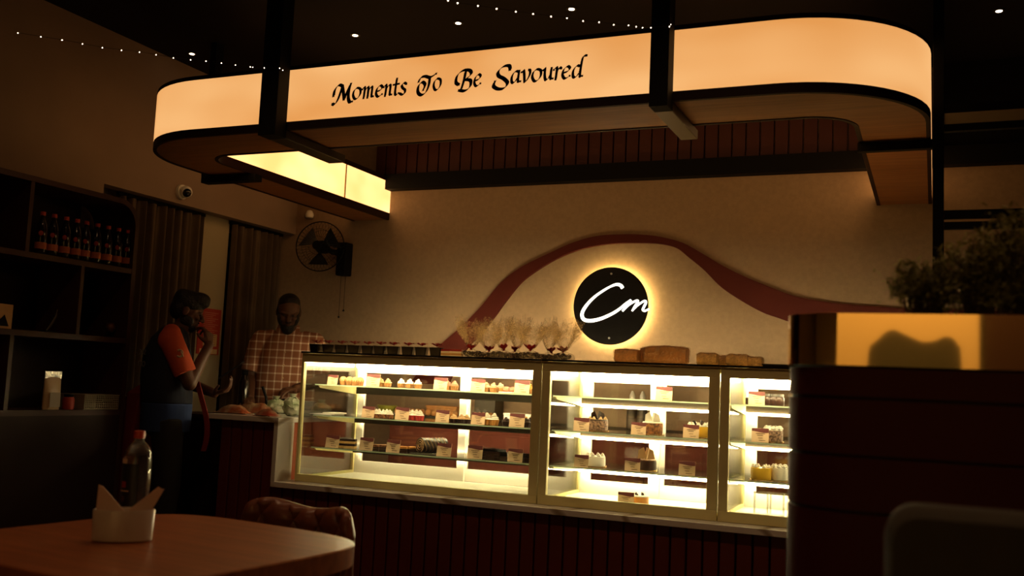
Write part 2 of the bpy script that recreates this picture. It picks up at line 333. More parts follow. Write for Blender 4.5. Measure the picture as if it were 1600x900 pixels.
# lettering on the canopy, drawn with a broad nib
GL = dict(
 o=([[(.5, 1), (.18, .82), (.08, .4), (.3, .02), (.6, .05), (.86, .4), (.82, .85), (.5, 1)]], 1.1),
 m=([[(-.05, .8), (.12, 1), (.22, .85), (.18, .0)], [(.2, .55), (.42, .92), (.6, .9), (.6, 0)], [(.6, .55), (.84, .93), (1.02, .88), (1.02, .15), (1.2, .08)]], 1.4),
 n=([[(-.05, .8), (.12, 1), (.22, .85), (.18, .0)], [(.2, .55), (.45, .93), (.66, .88), (.66, .15), (.84, .08)]], 1.0),
 e=([[(.12, .48), (.55, .58), (.72, .82), (.48, 1), (.16, .75), (.1, .3), (.35, .0), (.75, .2)]], .92),
 t=([[(.28, 1.45), (.24, .9), (.22, .2), (.36, .0), (.6, .15)], [(-.02, .93), (.55, .97)]], .68),
 s=([[(.66, .88), (.42, 1.02), (.18, .82), (.32, .56), (.58, .36), (.55, .06), (.3, -.02), (.05, .12)]], .82),
 a=([[(.72, .92), (.4, .98), (.12, .6), (.14, .12), (.38, .04), (.7, .5)], [(.76, 1.0), (.72, .5), (.74, .1), (.95, .1)]], 1.05),
 v=([[(-.05, .85), (.12, 1), (.22, .6), (.34, .0), (.7, .5), (.74, .9), (.62, 1.02)]], .9),
 u=([[(-.05, .85), (.1, 1), (.12, .4), (.26, .02), (.5, .15), (.66, .5)], [(.7, .98), (.68, .15), (.88, .1)]], .98),
 r=([[(-.05, .8), (.12, 1), (.22, .85), (.18, .0)], [(.2, .55), (.42, .95), (.62, .86)]], .68),
 d=([[(.7, .9), (.4, .98), (.12, .6), (.14, .12), (.38, .04), (.7, .45)], [(1.2, 1.72), (.95, 1.72), (.82, 1.3), (.74, .3), (.78, .05), (.95, .1)]], 1.2),
 M=([[(.05, .45), (.12, 1.0), (.5, 1.42), (.95, 1.3)], [(.95, 1.3), (.78, .7), (.55, .05), (.25, -.32), (.0, -.22)], [(.92, 1.3), (1.1, .75), (1.28, .05)], [(1.28, .05), (1.55, .8), (1.85, 1.42)], [(1.85, 1.42), (1.72, .9), (1.72, .2), (1.92, -.22), (2.2, -.2)]], 2.15),
 T=([[(.0, .85), (.2, 1.2), (.7, 1.28), (1.3, 1.15), (1.95, 1.42)], [(1.25, 1.15), (1.22, .5), (.95, -.12), (.45, -.34), (.02, -.05), (.02, .5), (.4, .8), (.78, .55), (.62, .1)]], 1.7),
 B=([[(.4, .3), (.05, .55), (.15, 1.15), (.75, 1.5), (1.45, 1.42), (1.62, 1.05), (1.0, .68)], [(1.0, .68), (1.62, .55), (1.62, .0), (1.1, -.28), (.45, -.16)], [(1.02, 1.42), (.9, .6), (.68, -.15)]], 1.95),
 S=([[(1.5, 1.15), (1.35, 1.5), (.8, 1.48), (.35, 1.1), (.45, .72), (.95, .45), (1.35, .05), (1.1, -.35), (.5, -.38), (.03, -.1), (.12, .28)]], 1.6))
def word(text, x0, x1, z0, z1, xh, hz):
    # nib-swept strokes fitted between x0..x1 on the baseline z0..z1
    tot = sum(GL[c][1] for c in text); k = (x1-x0)/tot; mb = MB(); cx = 0; nib = .15; ang = math.radians(38)
    for c in text:
        st, adv = GL[c]
        for s in st:
            P = crom([(cx+a+.05*b, b, 0) for a, b in s], 7); wv = .75 if c.islower() else 1.0
            dx, dz = nib*math.cos(ang)*wv*1.25, nib*math.sin(ang)*wv*1.25
            def W(p, sx): 
                X = x0+(p.x+sx*dx)*k; Z = z0+(z1-z0)*(p.x/tot)+(p.y+sx*dz)*xh; return (X, hz, Z)
            mb.ribbon([W(p, -1) for p in P], [W(p, 1) for p in P], (0, -.003, 0))
            for p in (P[0], P[-1]): mb.cyl((W(p, 0)[0], hz, W(p, 0)[2]), (W(p, 0)[0], hz-.003, W(p, 0)[2]), .0045, seg=10)
        cx += adv
    return mb.build('lettering', M['black'], can)
YF = OY0-.0005
def wx(px, py): return at(px, py, Y=YF).x
xh = .056
word('Moments', wx(520, 158), wx(636, 148), at(530, 157.5, Y=YF).z, at(636, 147, Y=YF).z, xh, YF)
word('To', wx(653, 144), wx(691, 140), at(655, 143, Y=YF).z, at(692, 140, Y=YF).z, xh, YF)
word('Be', wx(711, 137), wx(753, 133), at(715, 138.5, Y=YF).z, at(752, 134, Y=YF).z, xh, YF)
word('Savoured', wx(771, 132), wx(914, 120), at(775, 132.5, Y=YF).z, at(912, 120.5, Y=YF).z, xh, YF)

# ------------------------------------------------------------------ round halo sign
LC = at(954, 478, Y=6.44); LR = .268
sg = thing('logo_sign', 'round black sign with glowing white Cm script and a bright halo behind', 'sign', tuple(LC))
MB().cyl((LC.x, 6.435, LC.z), (LC.x, 6.447, LC.z), LR, seg=96).build('disc', M['blackg'], sg, smooth=40)
hb = MB(); n = 96
ra, rb_ = [], []
for k in range(n+1):
    a = 2*PI*k/n; ra.append((LC.x+(LR-.012)*math.cos(a), 6.449, LC.z+(LR-.012)*math.sin(a))); rb_.append((LC.x+(LR-.045)*math.cos(a), 6.449, LC.z+(LR-.045)*math.sin(a)))
hb.ribbon(ra, rb_, (0, .012, 0)); hb.build('halo_light', M['halo'], sg)
MB().cyl((LC.x, 6.449, LC.z), (LC.x, 6.499, LC.z), .06, seg=20).build('mount', M['black'], sg)
def lp(px, py): return Vector((LC.x+(px-322)/202*LR, 6.434, LC.z-(py-410)/202*LR))
def script(pts, ws):
    P = crom([lp(*p) for p in pts], 8); mb = MB(); n = len(P); A_, B_ = [], []
    for i, p in enumerate(P):
        d = (P[min(i+1, n-1)]-P[max(i-1, 0)]).normalized(); u = i/(n-1)*(len(ws)-1); j = min(int(u), len(ws)-2); w_ = ws[j]+(ws[j+1]-ws[j])*(u-j)
        nrm = Vector((-d.z, 0, d.x))*w_; A_.append(p+nrm); B_.append(p-nrm)
    mb.ribbon(A_, B_, (0, -.004, 0)); return mb
def lf(px, k=1.0): return px/202*LR
script([(386, 318), (372, 302), (345, 300), (300, 320), (240, 360), (195, 405), (170, 450), (180, 482), (220, 489), (275, 477), (335, 450), (375, 424), (405, 398), (432, 378)], [lf(9), lf(8), lf(5), lf(6), lf(8), lf(9), lf(9), lf(8), lf(7), lf(6), lf(4)]).build('letter', M['logo'], sg)
mm_ = script([(432, 378), (415, 405), (388, 437)], [lf(6), lf(6), lf(5)])
for pts in ([(390, 434), (425, 402), (462, 382), (468, 390), (452, 415), (440, 436)], [(441, 434), (470, 405), (502, 384), (512, 390), (503, 412), (497, 428), (508, 434), (530, 424)]):
    q = script(pts, [lf(4), lf(5), lf(6), lf(6), lf(4)]); me_ = bpy.data.meshes.new('t'); q.b.to_mesh(me_); mm_.b.from_mesh(me_); q.b.free()
mm_.build('letter', M['logo'], sg)
for dz in (.222, -.222): MB().cyl((LC.x, 6.434, LC.z+dz), (LC.x, 6.428, LC.z+dz), .007, seg=12).build('screw', M['steel'], sg)

# ------------------------------------------------------------------ service counter
ZM = .536; YM = 4.75; XC = -3.5; CB = 5.56
ct = thing('service_counter', 'long counter with white veined marble top over dark red vertical slats, stepped up at left', 'counter', (-2.2, 4.75, 0))
MB().box(XC-.027, .55, YM, CB, ZM-.03, ZM).build('marble_top', M['marble'], ct, bev=.002)
MB().box(-4.02, XC, YM, CB, .872, .902).build('raised_top', M['marble'], ct, bev=.002)
MB().box(XC-.027, XC, YM, 4.91, ZM, .872).build('marble_end', M['marble'], ct)
MB().box(XC-.02, XC-.003, 4.911, CB-.01, ZM, .872).build('side_panel', mat('red_brown_laminate', (.40, .10, .045), .45), ct)
MB().box(-3.95, .5, 4.84, CB-.05, .0, ZM-.03).box(-3.95, XC-.03, 4.84, CB-.05, ZM-.03, .872).build('carcass', M['trimw'], ct)
s = MB(); x = -3.94
while x < .46:
    s.box(x, x+.070, 4.79, 4.838, .02, .871 if x < XC-.09 else ZM-.032, bev=.006); x += .079
s.build('slat_panel', M['red'], ct)

# ------------------------------------------------------------------ display cases
YC = 4.87; SA, SB, SC_ = 1.107, .923, .733; ZB = ZM+.001; ZT = 1.296; YBk = 5.50; YS = 4.99
def case(x0, x1, label, lit, st, name='display_case'):
    t = thing(name, label, 'display case', ((x0+x1)/2, YC, ZM)); al = M['alu']; g = .003
    a, b = x0+g, x1-g
    MB().box(a, b, YC-.012, YBk+.03, ZT-.01, ZT).build('top_glass', M['smoke'], t)
    MB().box(a, b, YC-.0135, YC-.0125, ZT-.01, ZT).build('top_edge', M['black'], t)
    fr = MB(); rb = .042 if not lit else .05; rt = .052
    fr.box(a, b, YC, YC+.03, ZB, ZB+rb).box(a, b, YC, YC+.03, ZT-.01-rt, ZT-.0105).box(a, a+st[0], YC, YC+.03, ZB+rb, ZT-.01-rt).box(b-st[1], b, YC, YC+.03, ZB+rb, ZT-.01-rt)
    fr.build('front_frame', al, t, bev=.002)
    for X0, X1 in ((a, a+.018), (b-.018, b)):
        sf = MB(); sf.box(X0, X1, YC+.03, YBk, ZB, ZB+.03).box(X0, X1, YC+.03, YBk, ZT-.04, ZT-.0105).box(X0, X1, YBk-.03, YBk, ZB+.03, ZT-.04)
        sf.build('side_frame', al, t)
    MB().box(a+st[0], b-st[1], YC+.012, YC+.017, ZB+rb, ZT-.01-rt).build('front_glass', M['glass'], t)
    for X0 in (a+.006, b-.010): MB().box(X0, X0+.004, YC+.031, YBk-.031, ZB+.031, ZT-.041).build('side_glass', M['glass'], t)
    MB().box(a+.019, b-.019, YC+.031, YBk, ZB, ZB+.014).build('deck', M['white'], t)
    # two sliding doors at the back, white frames around glass
    mid = (a+b)/2 if lit else -2.665
    for i, (X0, X1, dy) in enumerate(((a+.02, mid+.02, 0), (mid-.02, b-.02, .024))):
        d = MB(); y0, y1 = YBk-.02+dy, YBk+dy; z0, z1 = ZB+.015, ZT-.045; sw = .062 if lit else .048
        d.box(X0, X0+sw, y0, y1, z0, z1).box(X1-sw, X1, y0, y1, z0, z1).box(X0+sw, X1-sw, y0, y1, z0, z0+.075).box(X0+sw, X1-sw, y0, y1, z1-.06, z1)
        d_ = d.build('sliding_door', M['white'], t)
        MB().box(X0+sw, X1-sw, y0+.008, y0+.012, z0+.075, z1-.06).build('door_glass', M['glass'], d_)
    MB().box(a+.03, b-.03, YBk-.075, YBk-.035, ZT-.075, ZT-.03).build('top_light', M['led'], t)
    MB().box(a+.03, b-.03, YC+.034, YC+.052, ZT-.05, ZT-.026).build('front_fill_light', M['led2'], t)  # unseen tube added behind the top rail to light the goods
    for k, z in enumerate((SA, SB, SC_)):
        MB().box(a+.02, b-.02, YS, YBk-.04, z-.007, z).build('shelf', M['sglass'], t)
        ed = MB().box(a+.02, b-.02, YS-.0015, YS, z-.007, z); ed.build('shelf_edge', M['edge'], t)
        MB().box(a+.019, b-.019, YBk-.055, YBk-.04, z-.055, z-.008).build('shelf_rail', M['rail'], t)
        for X in (a+.02, b-.026):
            br = MB().prism([(X, YBk-.04, z-.008), (X, YS+.03, z-.008), (X, YS+.05, z-.022), (X, YBk-.04, z-.06)], (.006, 0, 0))
            br.build('shelf_bracket', al, t)
        if not lit: MB().box(a+.05, b-.05, YBk-.039, YBk-.033, z-.045, z-.025).build('led_strip', M['led3'], t)  # strips added out of sight behind the rails to brighten the doors
        if lit: MB().box(a+.03, b-.03-(.1 if k == 0 else .0), YBk-.07, YBk-.056, z-.060, z-.046).build('led_strip', M['led2'], t)
    return t
cA = case(-3.45, -1.916, 'widest glass cake display case at the left end of the marble counter', False, (.016, .05))
cB = case(-1.916, -.971, 'middle glass cake display case with lit shelves and wide gold frame', True, (.045, .052))
cC = case(-.971, -.05, 'glass cake display case at right, partly hidden behind the red partition', True, (.045, .045))

# price cards ---------------------------------------------------------------
def price_card():
    t = local(thing('price_card', 'x', 'price card')); w_, h = .070, .058
    MB().prism([(-w_/2, 0, 0), (w_/2, 0, 0), (w_/2, .012, h), (-w_/2, .012, h)], (0, .002, 0)).build('card', M['paper'], t)
    mb = MB(); n = 10; P = [(-w_/2+w_*k/n, 0, 0) for k in range(n+1)]
    lo = [h*(.80-.16*math.sin(k/n*PI*.8)*(k/n)) for k in range(n+1)]
    mb.ribbon([(p[0], .012*1.0-.0008, h) for p in P], [(p[0], .012*l/h-.0008, l) for p, l in zip(P, lo)])
    mb.build('header', M['maroon'], t)
    ln = MB()
    for zz, a0, a1 in ((.036, -.018, .02), (.029, -.012, .012), (.018, -.008, .010), (.008, -.004, .022)): ln.box(a0, a1, .012*zz/h-.0012, .012*zz/h-.0004, zz-.001, zz+.001)
    ln.build('small_print', M['ink'], t); return t
card0 = price_card(); cardU = [False]
LV = {'top': SA, 'middle': SB, 'bottom': SC_, 'floor': ZB+.014}
CASE = {'A': 'left case', 'B': 'middle case', 'C': 'right case'}
def X_at(px, z, Y): 
    d = _f+_r*((px-800)/FPX)      # solve pixel column at height z on depth plane Y
    lo, hi = -6, 3
    for _ in range(50):
        m_ = (lo+hi)/2; v = Vector((m_, Y, z))-CAM; xx = 800+FPX*v.dot(_r)/v.dot(_f)
        if xx < px: lo = m_
        else: hi = m_
    return (lo+hi)/2
YK = YS+.03
def card(px0, px1, case_, lev, k, n):
    z = LV[lev]; X = X_at((px0+px1)/2, z+.03, YK); wd = X_at(px1, z+.03, YK)-X_at(px0, z+.03, YK)
    lab = 'maroon and cream price card, %s %s of %s, %s' % (lev, 'deck' if lev == 'floor' else 'shelf', CASE[case_], (ORD[k]+' from left') if n > 1 else 'the only one')
    if lev == 'floor': lab = 'small price card standing on the floor of the %s' % CASE[case_]
    o = dup(card0, (X, YK, z+.0005), random.uniform(-.06, .06)+.12, lab, 'price cards in the display cases', (min(1.25, max(.9, wd/.066)),)*3) if cardU[0] else card0
    if not cardU[0]:
        cardU[0] = True; card0.location = (X, YK, z+.0005); card0['label'] = lab; card0['group'] = 'price cards in the display cases'
CARDS = [('A', 'top', [(509, 529), (572, 592), (678, 697), (736, 756), (804, 826)]), ('A', 'middle', [(566, 583), (618, 637), (681, 700), (737, 756), (796, 818)]),
 ('A', 'bottom', [(509, 528), (562, 581), (604, 623), (683, 703), (731, 752), (794, 815)]), ('B', 'top', [(1025, 1049)]), ('B', 'middle', [(897, 919), (987, 1008), (1068, 1091)]),
 ('B', 'bottom', [(898, 918), (977, 999), (1061, 1085)]), ('B', 'floor', [(966, 989)]), ('C', 'top', [(1170, 1194)]), ('C', 'middle', [(1175, 1200)])]
for c, l, L in CARDS:
    for k, (a, b) in enumerate(L): card(a, b, c, l, k, len(L))

# cakes and cupcakes -------------------------------------------------------------
def cupcake(base, ice, name='cupcake', r=.021, h=.034, swirl=True, top=None, group=None):
    t = local(thing(name, 'x', 'cake'))
    mb = MB(); n = 20; rings = []
    for rr, z in ((r*.78, 0), (r, h*.62)): rings.append([(rr*(1+.05*(-1)**k)*math.cos(2*PI*k/n), rr*(1+.05*(-1)**k)*math.sin(2*PI*k/n), z) for k in range(n)])
    mb.loft(rings); mb.build('cup', base, t)
    mb = MB()
    if swirl:
        for k, (rr, z) in enumerate(((1.0, .66), (.85, .85), (.6, 1.05), (.32, 1.22))): mb.ball((.0015*(-1)**k, 0, h*z), (r*rr, r*rr, h*.17), 12)
    else: mb.ball((0, 0, h*.62), (r*1.02, r*1.02, h*.42), 14)
    mb.build('icing', ice, t, smooth=60)
    if top: MB().ball((0, 0, h*1.3 if swirl else h*1.04), r*.28, 8).build('topping', top, t, smooth=60)
    return t
def place(proto, spots, lev, label, group, Y=YK+.045, s=1.0, used=None):
    n = len(spots)
    for k, px in enumerate(spots):
        dy = 0
        if isinstance(px, tuple): px, dy = px
        z = LV[lev]; X = X_at(px, z+.02, Y+dy); lab = label % ((ORD[k]+' from left') if n > 1 else 'alone')
        if not proto.get('used'):
            proto['used'] = 1; proto.location = (X, Y+dy, z+.0005); proto.scale = (s,)*3; proto['label'] = lab
            if n > 1: proto['group'] = group
        else:
            q = dup(proto, (X, Y+dy, z+.0005), random.uniform(0, 6), lab, group if n > 1 else None, s)
            if n == 1 and 'group' in q: del q['group']
van = cupcake(M['sponge'], M['vanilla'], swirl=False, h=.05, r=.0225)
place(van, [536, 546, (555, .0), (563, .02)], 'top', 'small golden cupcake beside the leftmost card, top shelf of left case, %s', 'golden cupcakes by the leftmost top card', s=1.0)
crm = cupcake(M['sponge'], M['vanilla'], h=.036, r=.0215)
place(crm, [595, 606], 'top', 'swirled cream cupcake beside the second card, top shelf of left case, %s', 'cream cupcakes by the second top card', s=1.05)
whc = cupcake(M['sponge'], M['cream'], h=.036, r=.0225)
place(whc, [627, 640, 653], 'top', 'white iced cupcake standing clear of cards, top shelf of left case, %s', 'trio of white iced cupcakes', s=1.1)
rdc = cupcake(M['sponge'], M['pink'], h=.036, r=.0225)
place(rdc, [699, 710], 'top', 'pink iced cupcake beside the middle card, top shelf of left case, %s', 'pink iced cupcakes', s=1.1)
pkc = cupcake(M['sponge'], mat('peach_icing', (.75, .45, .28), .6), h=.036, r=.0225)
place(pkc, [760, 771, (782, .03)], 'top', 'peach iced cupcake beside the fourth card, top shelf of left case, %s', 'peach iced cupcakes', s=1.1)
ylc = cupcake(M['sponge'], mat('mango_icing', (.7, .42, .1), .6), h=.036, r=.02)
place(ylc, [829], 'top', 'mango yellow cupcake at the right end, top shelf of left case, %s', None, s=1.1)
jar = cupcake(M['nuts'], M['cream'], 'dessert_cup', h=.04, r=.024)
place(jar, [588, 599, (609, .0), (592, .06), (604, .06)], 'middle', 'brown dessert cup with white cream, middle shelf of left case, %s', 'cream topped dessert cups', s=.95)
rvj = cupcake(M['redv'], M['cream'], 'red_velvet_cup', h=.044, r=.026, top=None)
place(rvj, [644, 656, (650, .06), (638, .06)], 'middle', 'red velvet cup with white cream, middle shelf of left case, %s', 'red velvet cups', s=1.0)
tir = cupcake(M['choc'], M['vanilla'], 'chocolate_cup', h=.038, r=.028)
place(tir, [709, 721, (729, .02)], 'middle', 'brown chocolate cup with pale icing, middle shelf of left case, %s', 'chocolate cups with pale icing', s=.95)
crt = cupcake(mat('caramel', (.6, .26, .05), .4), M['cream'], 'caramel_cup', h=.044, r=.026)
place(crt, [761, 772], 'middle', 'caramel cup with tall white cream, middle shelf of left case, %s', 'caramel cups with tall cream', s=1.1)
dkc = cupcake(M['choc'], M['choc'], 'dark_cupcake', h=.034, r=.026)
place(dkc, [791], 'middle', 'dark chocolate cupcake left of the last card, middle shelf of left case, %s', None, s=1.05)
place(dup(dkc, (0, 0, 0)), [], 'middle', '', None) if False else None
d2 = cupcake(M['choc'], M['choc'], 'dark_cupcake', h=.034, r=.026, top=mat('gold_ball', (.6, .3, .08), .3))
place(d2, [822, (829, .03)], 'middle', 'dark chocolate cupcake right of the last card, middle shelf of left case, %s', 'dark cupcakes with gold balls', s=1.15)
# layered slices
def slice_(name, cols, w_, d, h, rz=0):
    t = local(thing(name, 'x', 'cake')); n = len(cols); z = 0
    for k, m in enumerate(cols):
        nm = 'icing' if k == n-1 else 'layer'; MB().box(-w_/2, w_/2, -d/2, d/2, z, z+h/n-.0005, bev=.0015).build(nm, m, t); z += h/n
    return t
tra = slice_('pastry_slice', [M['crumb'], M['choc'], M['crumb'], M['choc']], .07, .05, .055)
place(tra, [535, 547, (541, .09)], 'bottom', 'striped chocolate and sponge pastry slice beside the leftmost bottom card, %s', 'striped pastry slices', Y=YK+.06)
brs = slice_('brownie_slice', [M['choc'], M['choc'], M['nuts']], .06, .05, .035)
place(brs, [588, (598, .02)], 'bottom', 'low brownie slice beside the second card, bottom shelf of left case, %s', 'low brownie slices by second card', Y=YK+.05)
cbs = slice_('caramel_slice', [M['choc'], M['choc'], mat('caramel', (.6, .26, .05), .4)], .065, .05, .036)
place(cbs, [631, (642, .02)], 'bottom', 'caramel topped dark slice beside the third card, bottom shelf of left case, %s', 'caramel topped dark slices', Y=YK+.05)
dks = slice_('truffle_slice', [M['choc'], M['choc'], M['choc'], M['blackg']], .06, .06, .06)
place(dks, [759, 770, 779, (764, .07)], 'bottom', 'tall dark truffle slice beside the fifth card, bottom shelf of left case, %s', 'tall dark truffle slices', Y=YK+.05)
dtr = slice_('mousse_box', [M['choc'], M['blackg']], .05, .06, .048)
place(dtr, [789, 818, 828], 'bottom', 'dark mousse square near the last card, bottom shelf of left case, %s', 'dark mousse squares', Y=YK+.05)
# flat tray on middle shelf, left; pastry tray top shelf
X = X_at(510, SB, YK+.05)
t = thing('cake_board', 'flat cream cake boards lying at the left end of the middle shelf', 'board', (X, YK+.05, SB)); MB().box(X-.085, X+.07, YK, YK+.14, SB+.0005, SB+.006).build('lower_board', M['plastic'], t); MB().box(X-.0, X+.085, YK+.01, YK+.14, SB+.007, SB+.016).build('upper_board', M['cream'], t)
X = X_at(795, SA, YK+.07)
t = thing('pastry_tray', 'clear tray of pale pastries beside the last card on the top shelf', 'tray', (X, YK+.07, SA))
MB().box(X-.05, X+.04, YK+.04, YK+.12, SA+.0005, SA+.006).build('tray', M['white'], t); MB().ball((X-.02, YK+.08, SA+.02), (.024, .022, .016)).ball((X+.02, YK+.08, SA+.02), (.022, .022, .015)).build('pastries', M['pink'], t, smooth=60)
# roll cake
X = X_at(668, SC_+.03, YK+.08); Yr = YK+.05
t = thing('roll_cake', 'chocolate swiss roll with icing stripes lying on a silver board, bottom shelf', 'cake', (X, Yr, SC_))
MB().box(X-.09, X+.07, Yr-.02, Yr+.16, SC_+.0005, SC_+.008, bev=.002).build('board', M['silver'], t)
ax0, ax1 = Vector((X-.035, Yr, SC_+.05)), Vector((X+.045, Yr+.15, SC_+.05))
MB().cyl(ax0, ax1, .043, seg=32).build('roll', M['choc'], t, smooth=40)
dd = (ax1-ax0).normalized(); q = dd.to_track_quat('Z', 'Y')
sp_ = [ax0-dd*.001+q @ Vector(((.005+.034*k/40)*math.cos(k*.42), (.005+.034*k/40)*math.sin(k*.42), 0)) for k in range(41)]
MB().tube(sp_, .0022, 6).build('cream_spiral', M['vanilla'], t)
st_ = MB()
for k in range(7):
    c = ax0.lerp(ax1, (k+.5)/7); st_.tube([c+q @ Vector((.0435*math.cos(a), .0435*math.sin(a), .012*math.sin(a*2))) for a in [j*.26 for j in range(25)]], .0016, 5)
st_.build('icing_stripes', M['vanilla'], t)
# round cakes ---------------------------------------------------------
def rcake(px0, px1, lev, name, label, side, top, h, deco, Y=YK+.10):
    z = LV[lev]; X = X_at((px0+px1)/2, z+.03, Y); r = (X_at(px1, z+.03, Y)-X_at(px0, z+.03, Y))/2*.95
    t = thing(name, label, 'cake', (X, Y, z))
    MB().cyl((X, Y, z+.0005), (X, Y, z+.006), r*1.15, seg=32).build('cake_board', M['gold'], t)
    MB().lathe([(r*.99, .006), (r, .012), (r, h-.008), (r*.97, h)], (X, Y, z), 40).build('body', side, t, smooth=50)
    MB().lathe([(r*.97, h-.0004), (r*.98, h+.003), (r*.9, h+.006)], (X, Y, z), 40).build('topping', top, t, smooth=50)
    if deco: deco(t, X, Y, z+h+.006, r)
    return t
def shards(m, n=3, s=.055):
    def f(t, X, Y, z, r):
        for k in range(n):
            a = k*2.1+.6; c = Vector((X+r*.35*math.cos(a), Y+r*.35*math.sin(a), z-.004)); e = Matrix.Rotation(a, 3, 'Z')
            pts = [e @ Vector(p) for p in ((-s*.5, 0, 0), (s*.5, .005, 0), (s*.35, .012, s*.75), (-.2*s, .015, s))]
            MB().prism([c+p for p in pts], e @ Vector((0, .004, 0))).build('shard', m, t)
    return f
def rosettes(m, n=8, rr=.011):
    def f(t, X, Y, z, r):
        mb = MB()
        for k in range(n):
            a = 2*PI*k/n; c = (X+r*.76*math.cos(a), Y+r*.76*math.sin(a), z); mb.ball((c[0], c[1], z+.003), (rr, rr, rr*.7), 10); mb.ball((c[0], c[1], z+.010), (rr*.6, rr*.6, rr*.6), 10)
        mb.build('rosettes', m, t, smooth=60)
    return f
def both(*fs):
    def f(*a):
        for g_ in fs: g_(*a)
    return f
rcake(918, 950, 'middle', 'chocolate_chip_cake', 'round chocolate chip coated cake beside the left card, middle shelf of middle case', M['chips'], M['choc'], .058, both(rosettes(M['vanilla'], 7), shards(M['choc'], 2, .05)))
rcake(1003, 1036, 'middle', 'nut_cake', 'round nut crusted cake topped with white chocolate sheets, middle shelf of middle case', M['nuts'], M['cream'], .062, shards(M['cream'], 3, .055))
rcake(1072, 1112, 'middle', 'mango_cake', 'yellow glazed cake with cream, middle shelf of middle case', M['yellow'], M['cream'], .058, both(rosettes(M['cream'], 9), shards(M['choc'], 2, .03)))
rcake(914, 946, 'bottom', 'white_cream_cake', 'white cream cake on the bottom shelf of the middle case', M['cream'], M['cream'], .052, rosettes(M['cream'], 8))
rcake(993, 1026, 'bottom', 'black_forest_cake', 'dark chocolate cake with two tall wafer triangles, bottom shelf of middle case', M['choc'], M['chips'], .055, shards(M['vanilla'], 3, .065))
rcake(986, 1014, 'floor', 'caramel_cake', 'low caramel brown cake on the floor of the middle case', mat('caramel', (.6, .26, .05), .4), M['cream'], .045, shards(M['choc'], 2, .02), YK+.10)
rcake(1192, 1224, 'middle', 'crumb_cake', 'nut crumb cake heaped with cream, middle shelf of right case', M['chips'], M['cream'], .060, rosettes(M['cream'], 9, .014))
rcake(1172, 1206, 'bottom', 'pineapple_cake', 'yellow cake with dark fruit dots, bottom shelf of right case', M['yellow'], M['yellow'], .058, rosettes(M['cream'], 6), YK+.06)
rcake(1204, 1232, 'bottom', 'white_cake', 'white cream cake beside the yellow one, bottom shelf of right case', M['cream'], M['cream'], .062, rosettes(M['cream'], 8), YK+.10)
jr = local(thing('glass_jar', 'x', 'jar'))
MB().lathe([(.022, 0), (.024, .004), (.024, .035), (.018, .045)], seg=20).build('jar', M['choc'], jr, smooth=50)
MB().lathe([(.018, .045), (.02, .046), (.02, .058)], seg=20).build('lid', M['steel'], jr, smooth=50)
place(jr, [1199, 1209, (1218, .0), (1204, .06)], 'top', 'small dark dessert jar with metal lid, top shelf of right case, %s', 'dessert jars', Y=YK+.04)
bxx = X_at(1182, SA, YK+.1); t = thing('dessert_box', 'dark low dessert box behind the card, top shelf of right case', 'box', (bxx, YK+.1, SA)); MB().box(bxx-.05, bxx+.04, YK+.06, YK+.15, SA+.0005, SA+.035, bev=.003).build('box', M['choc'], t); MB().box(bxx-.051, bxx+.041, YK+.059, YK+.151, SA+.035, SA+.04).build('lid', M['cream'], t)
for i, px in enumerate((1189, 1214)):
    Y = YK+.10; X = X_at(px, ZB+.05, Y); z = ZB+.0145
    t = thing('acrylic_canister', 'clear cylinder canister on the floor of the right case, %s' % ('left one' if i == 0 else 'right one'), 'canister', (X, Y, z), group='clear canisters')
    MB().lathe([(.037, 0), (.037, .115)], (X, Y, z), 28, close=False).build('wall', M['sglass'], t, smooth=50)
    MB().cyl((X, Y, z), (X, Y, z+.012), .038, seg=28).build('base', M['plastic'], t); MB().cyl((X, Y, z+.115), (X, Y, z+.121), .038, seg=28).build('lid', M['sglass'], t)

# ------------------------------------------------------------------ things on top of the cases
ZC = ZT+.0005; YT = 5.08
cup = local(thing('dessert_tub', 'x', 'dessert tub', group='black dessert tubs on the left case'))
def sq(r, z, n=6):
    out = []
    for cx, cy, a0 in ((1, 1, 0), (-1, 1, 90), (-1, -1, 180), (1, -1, 270)):
        for k in range(n+1):
            a = math.radians(a0+90*k/n); out.append((cx*r*.7+r*.3*math.cos(a), cy*r*.7+r*.3*math.sin(a), z))
    return out
MB().loft([sq(.029, 0), sq(.037, .052)]).build('tub', mat('chocolate_tub', (.006, .003, .002), .35, spec=.15), cup, smooth=40)
MB().loft([sq(.038, .052), sq(.038, .057)]).build('lid', M['film2'], cup)
rb = MB()
for k in range(5):
    a = k*1.256; rb.prism([(0, 0, .058), (.03*math.cos(a-.3), .03*math.sin(a-.3), .074), (.036*math.cos(a), .036*math.sin(a), .066), (.03*math.cos(a+.3), .03*math.sin(a+.3), .078)], (0, 0, .0015))
rb.build('bow', M['bow'], cup)
pxs = [497, 516, 536, 556, 577, 597, 617, 640, 661, 684]
for k, px in enumerate(pxs):
    X = X_at(px-2, ZC+.03, YT); lab = 'black dessert tub with red bow on top of the left case, %s from left' % ORD[k]
    if k == 0: cup.location = (X, YT, ZC); cup['label'] = lab
    else: dup(cup, (X, YT, ZC), random.uniform(-.2, .2)+.2, lab)
pale = slice_('sponge_slice', [M['cream'], M['crumb'], M['cream'], M['bow']], .07, .08, .045)
for k, px in enumerate((702, 716)):
    X = X_at(px, ZC+.03, YT+.02); lab = 'pale sponge slice with red topping on the left case, %s' % ('next to the black tubs' if k == 0 else 'nearest the wrapped trays')
    if k == 0: pale.location = (X, YT+.02, ZC); pale['label'] = lab; pale['group'] = 'sponge slices'
    else: dup(pale, (X, YT+.0, ZC), .3, lab)
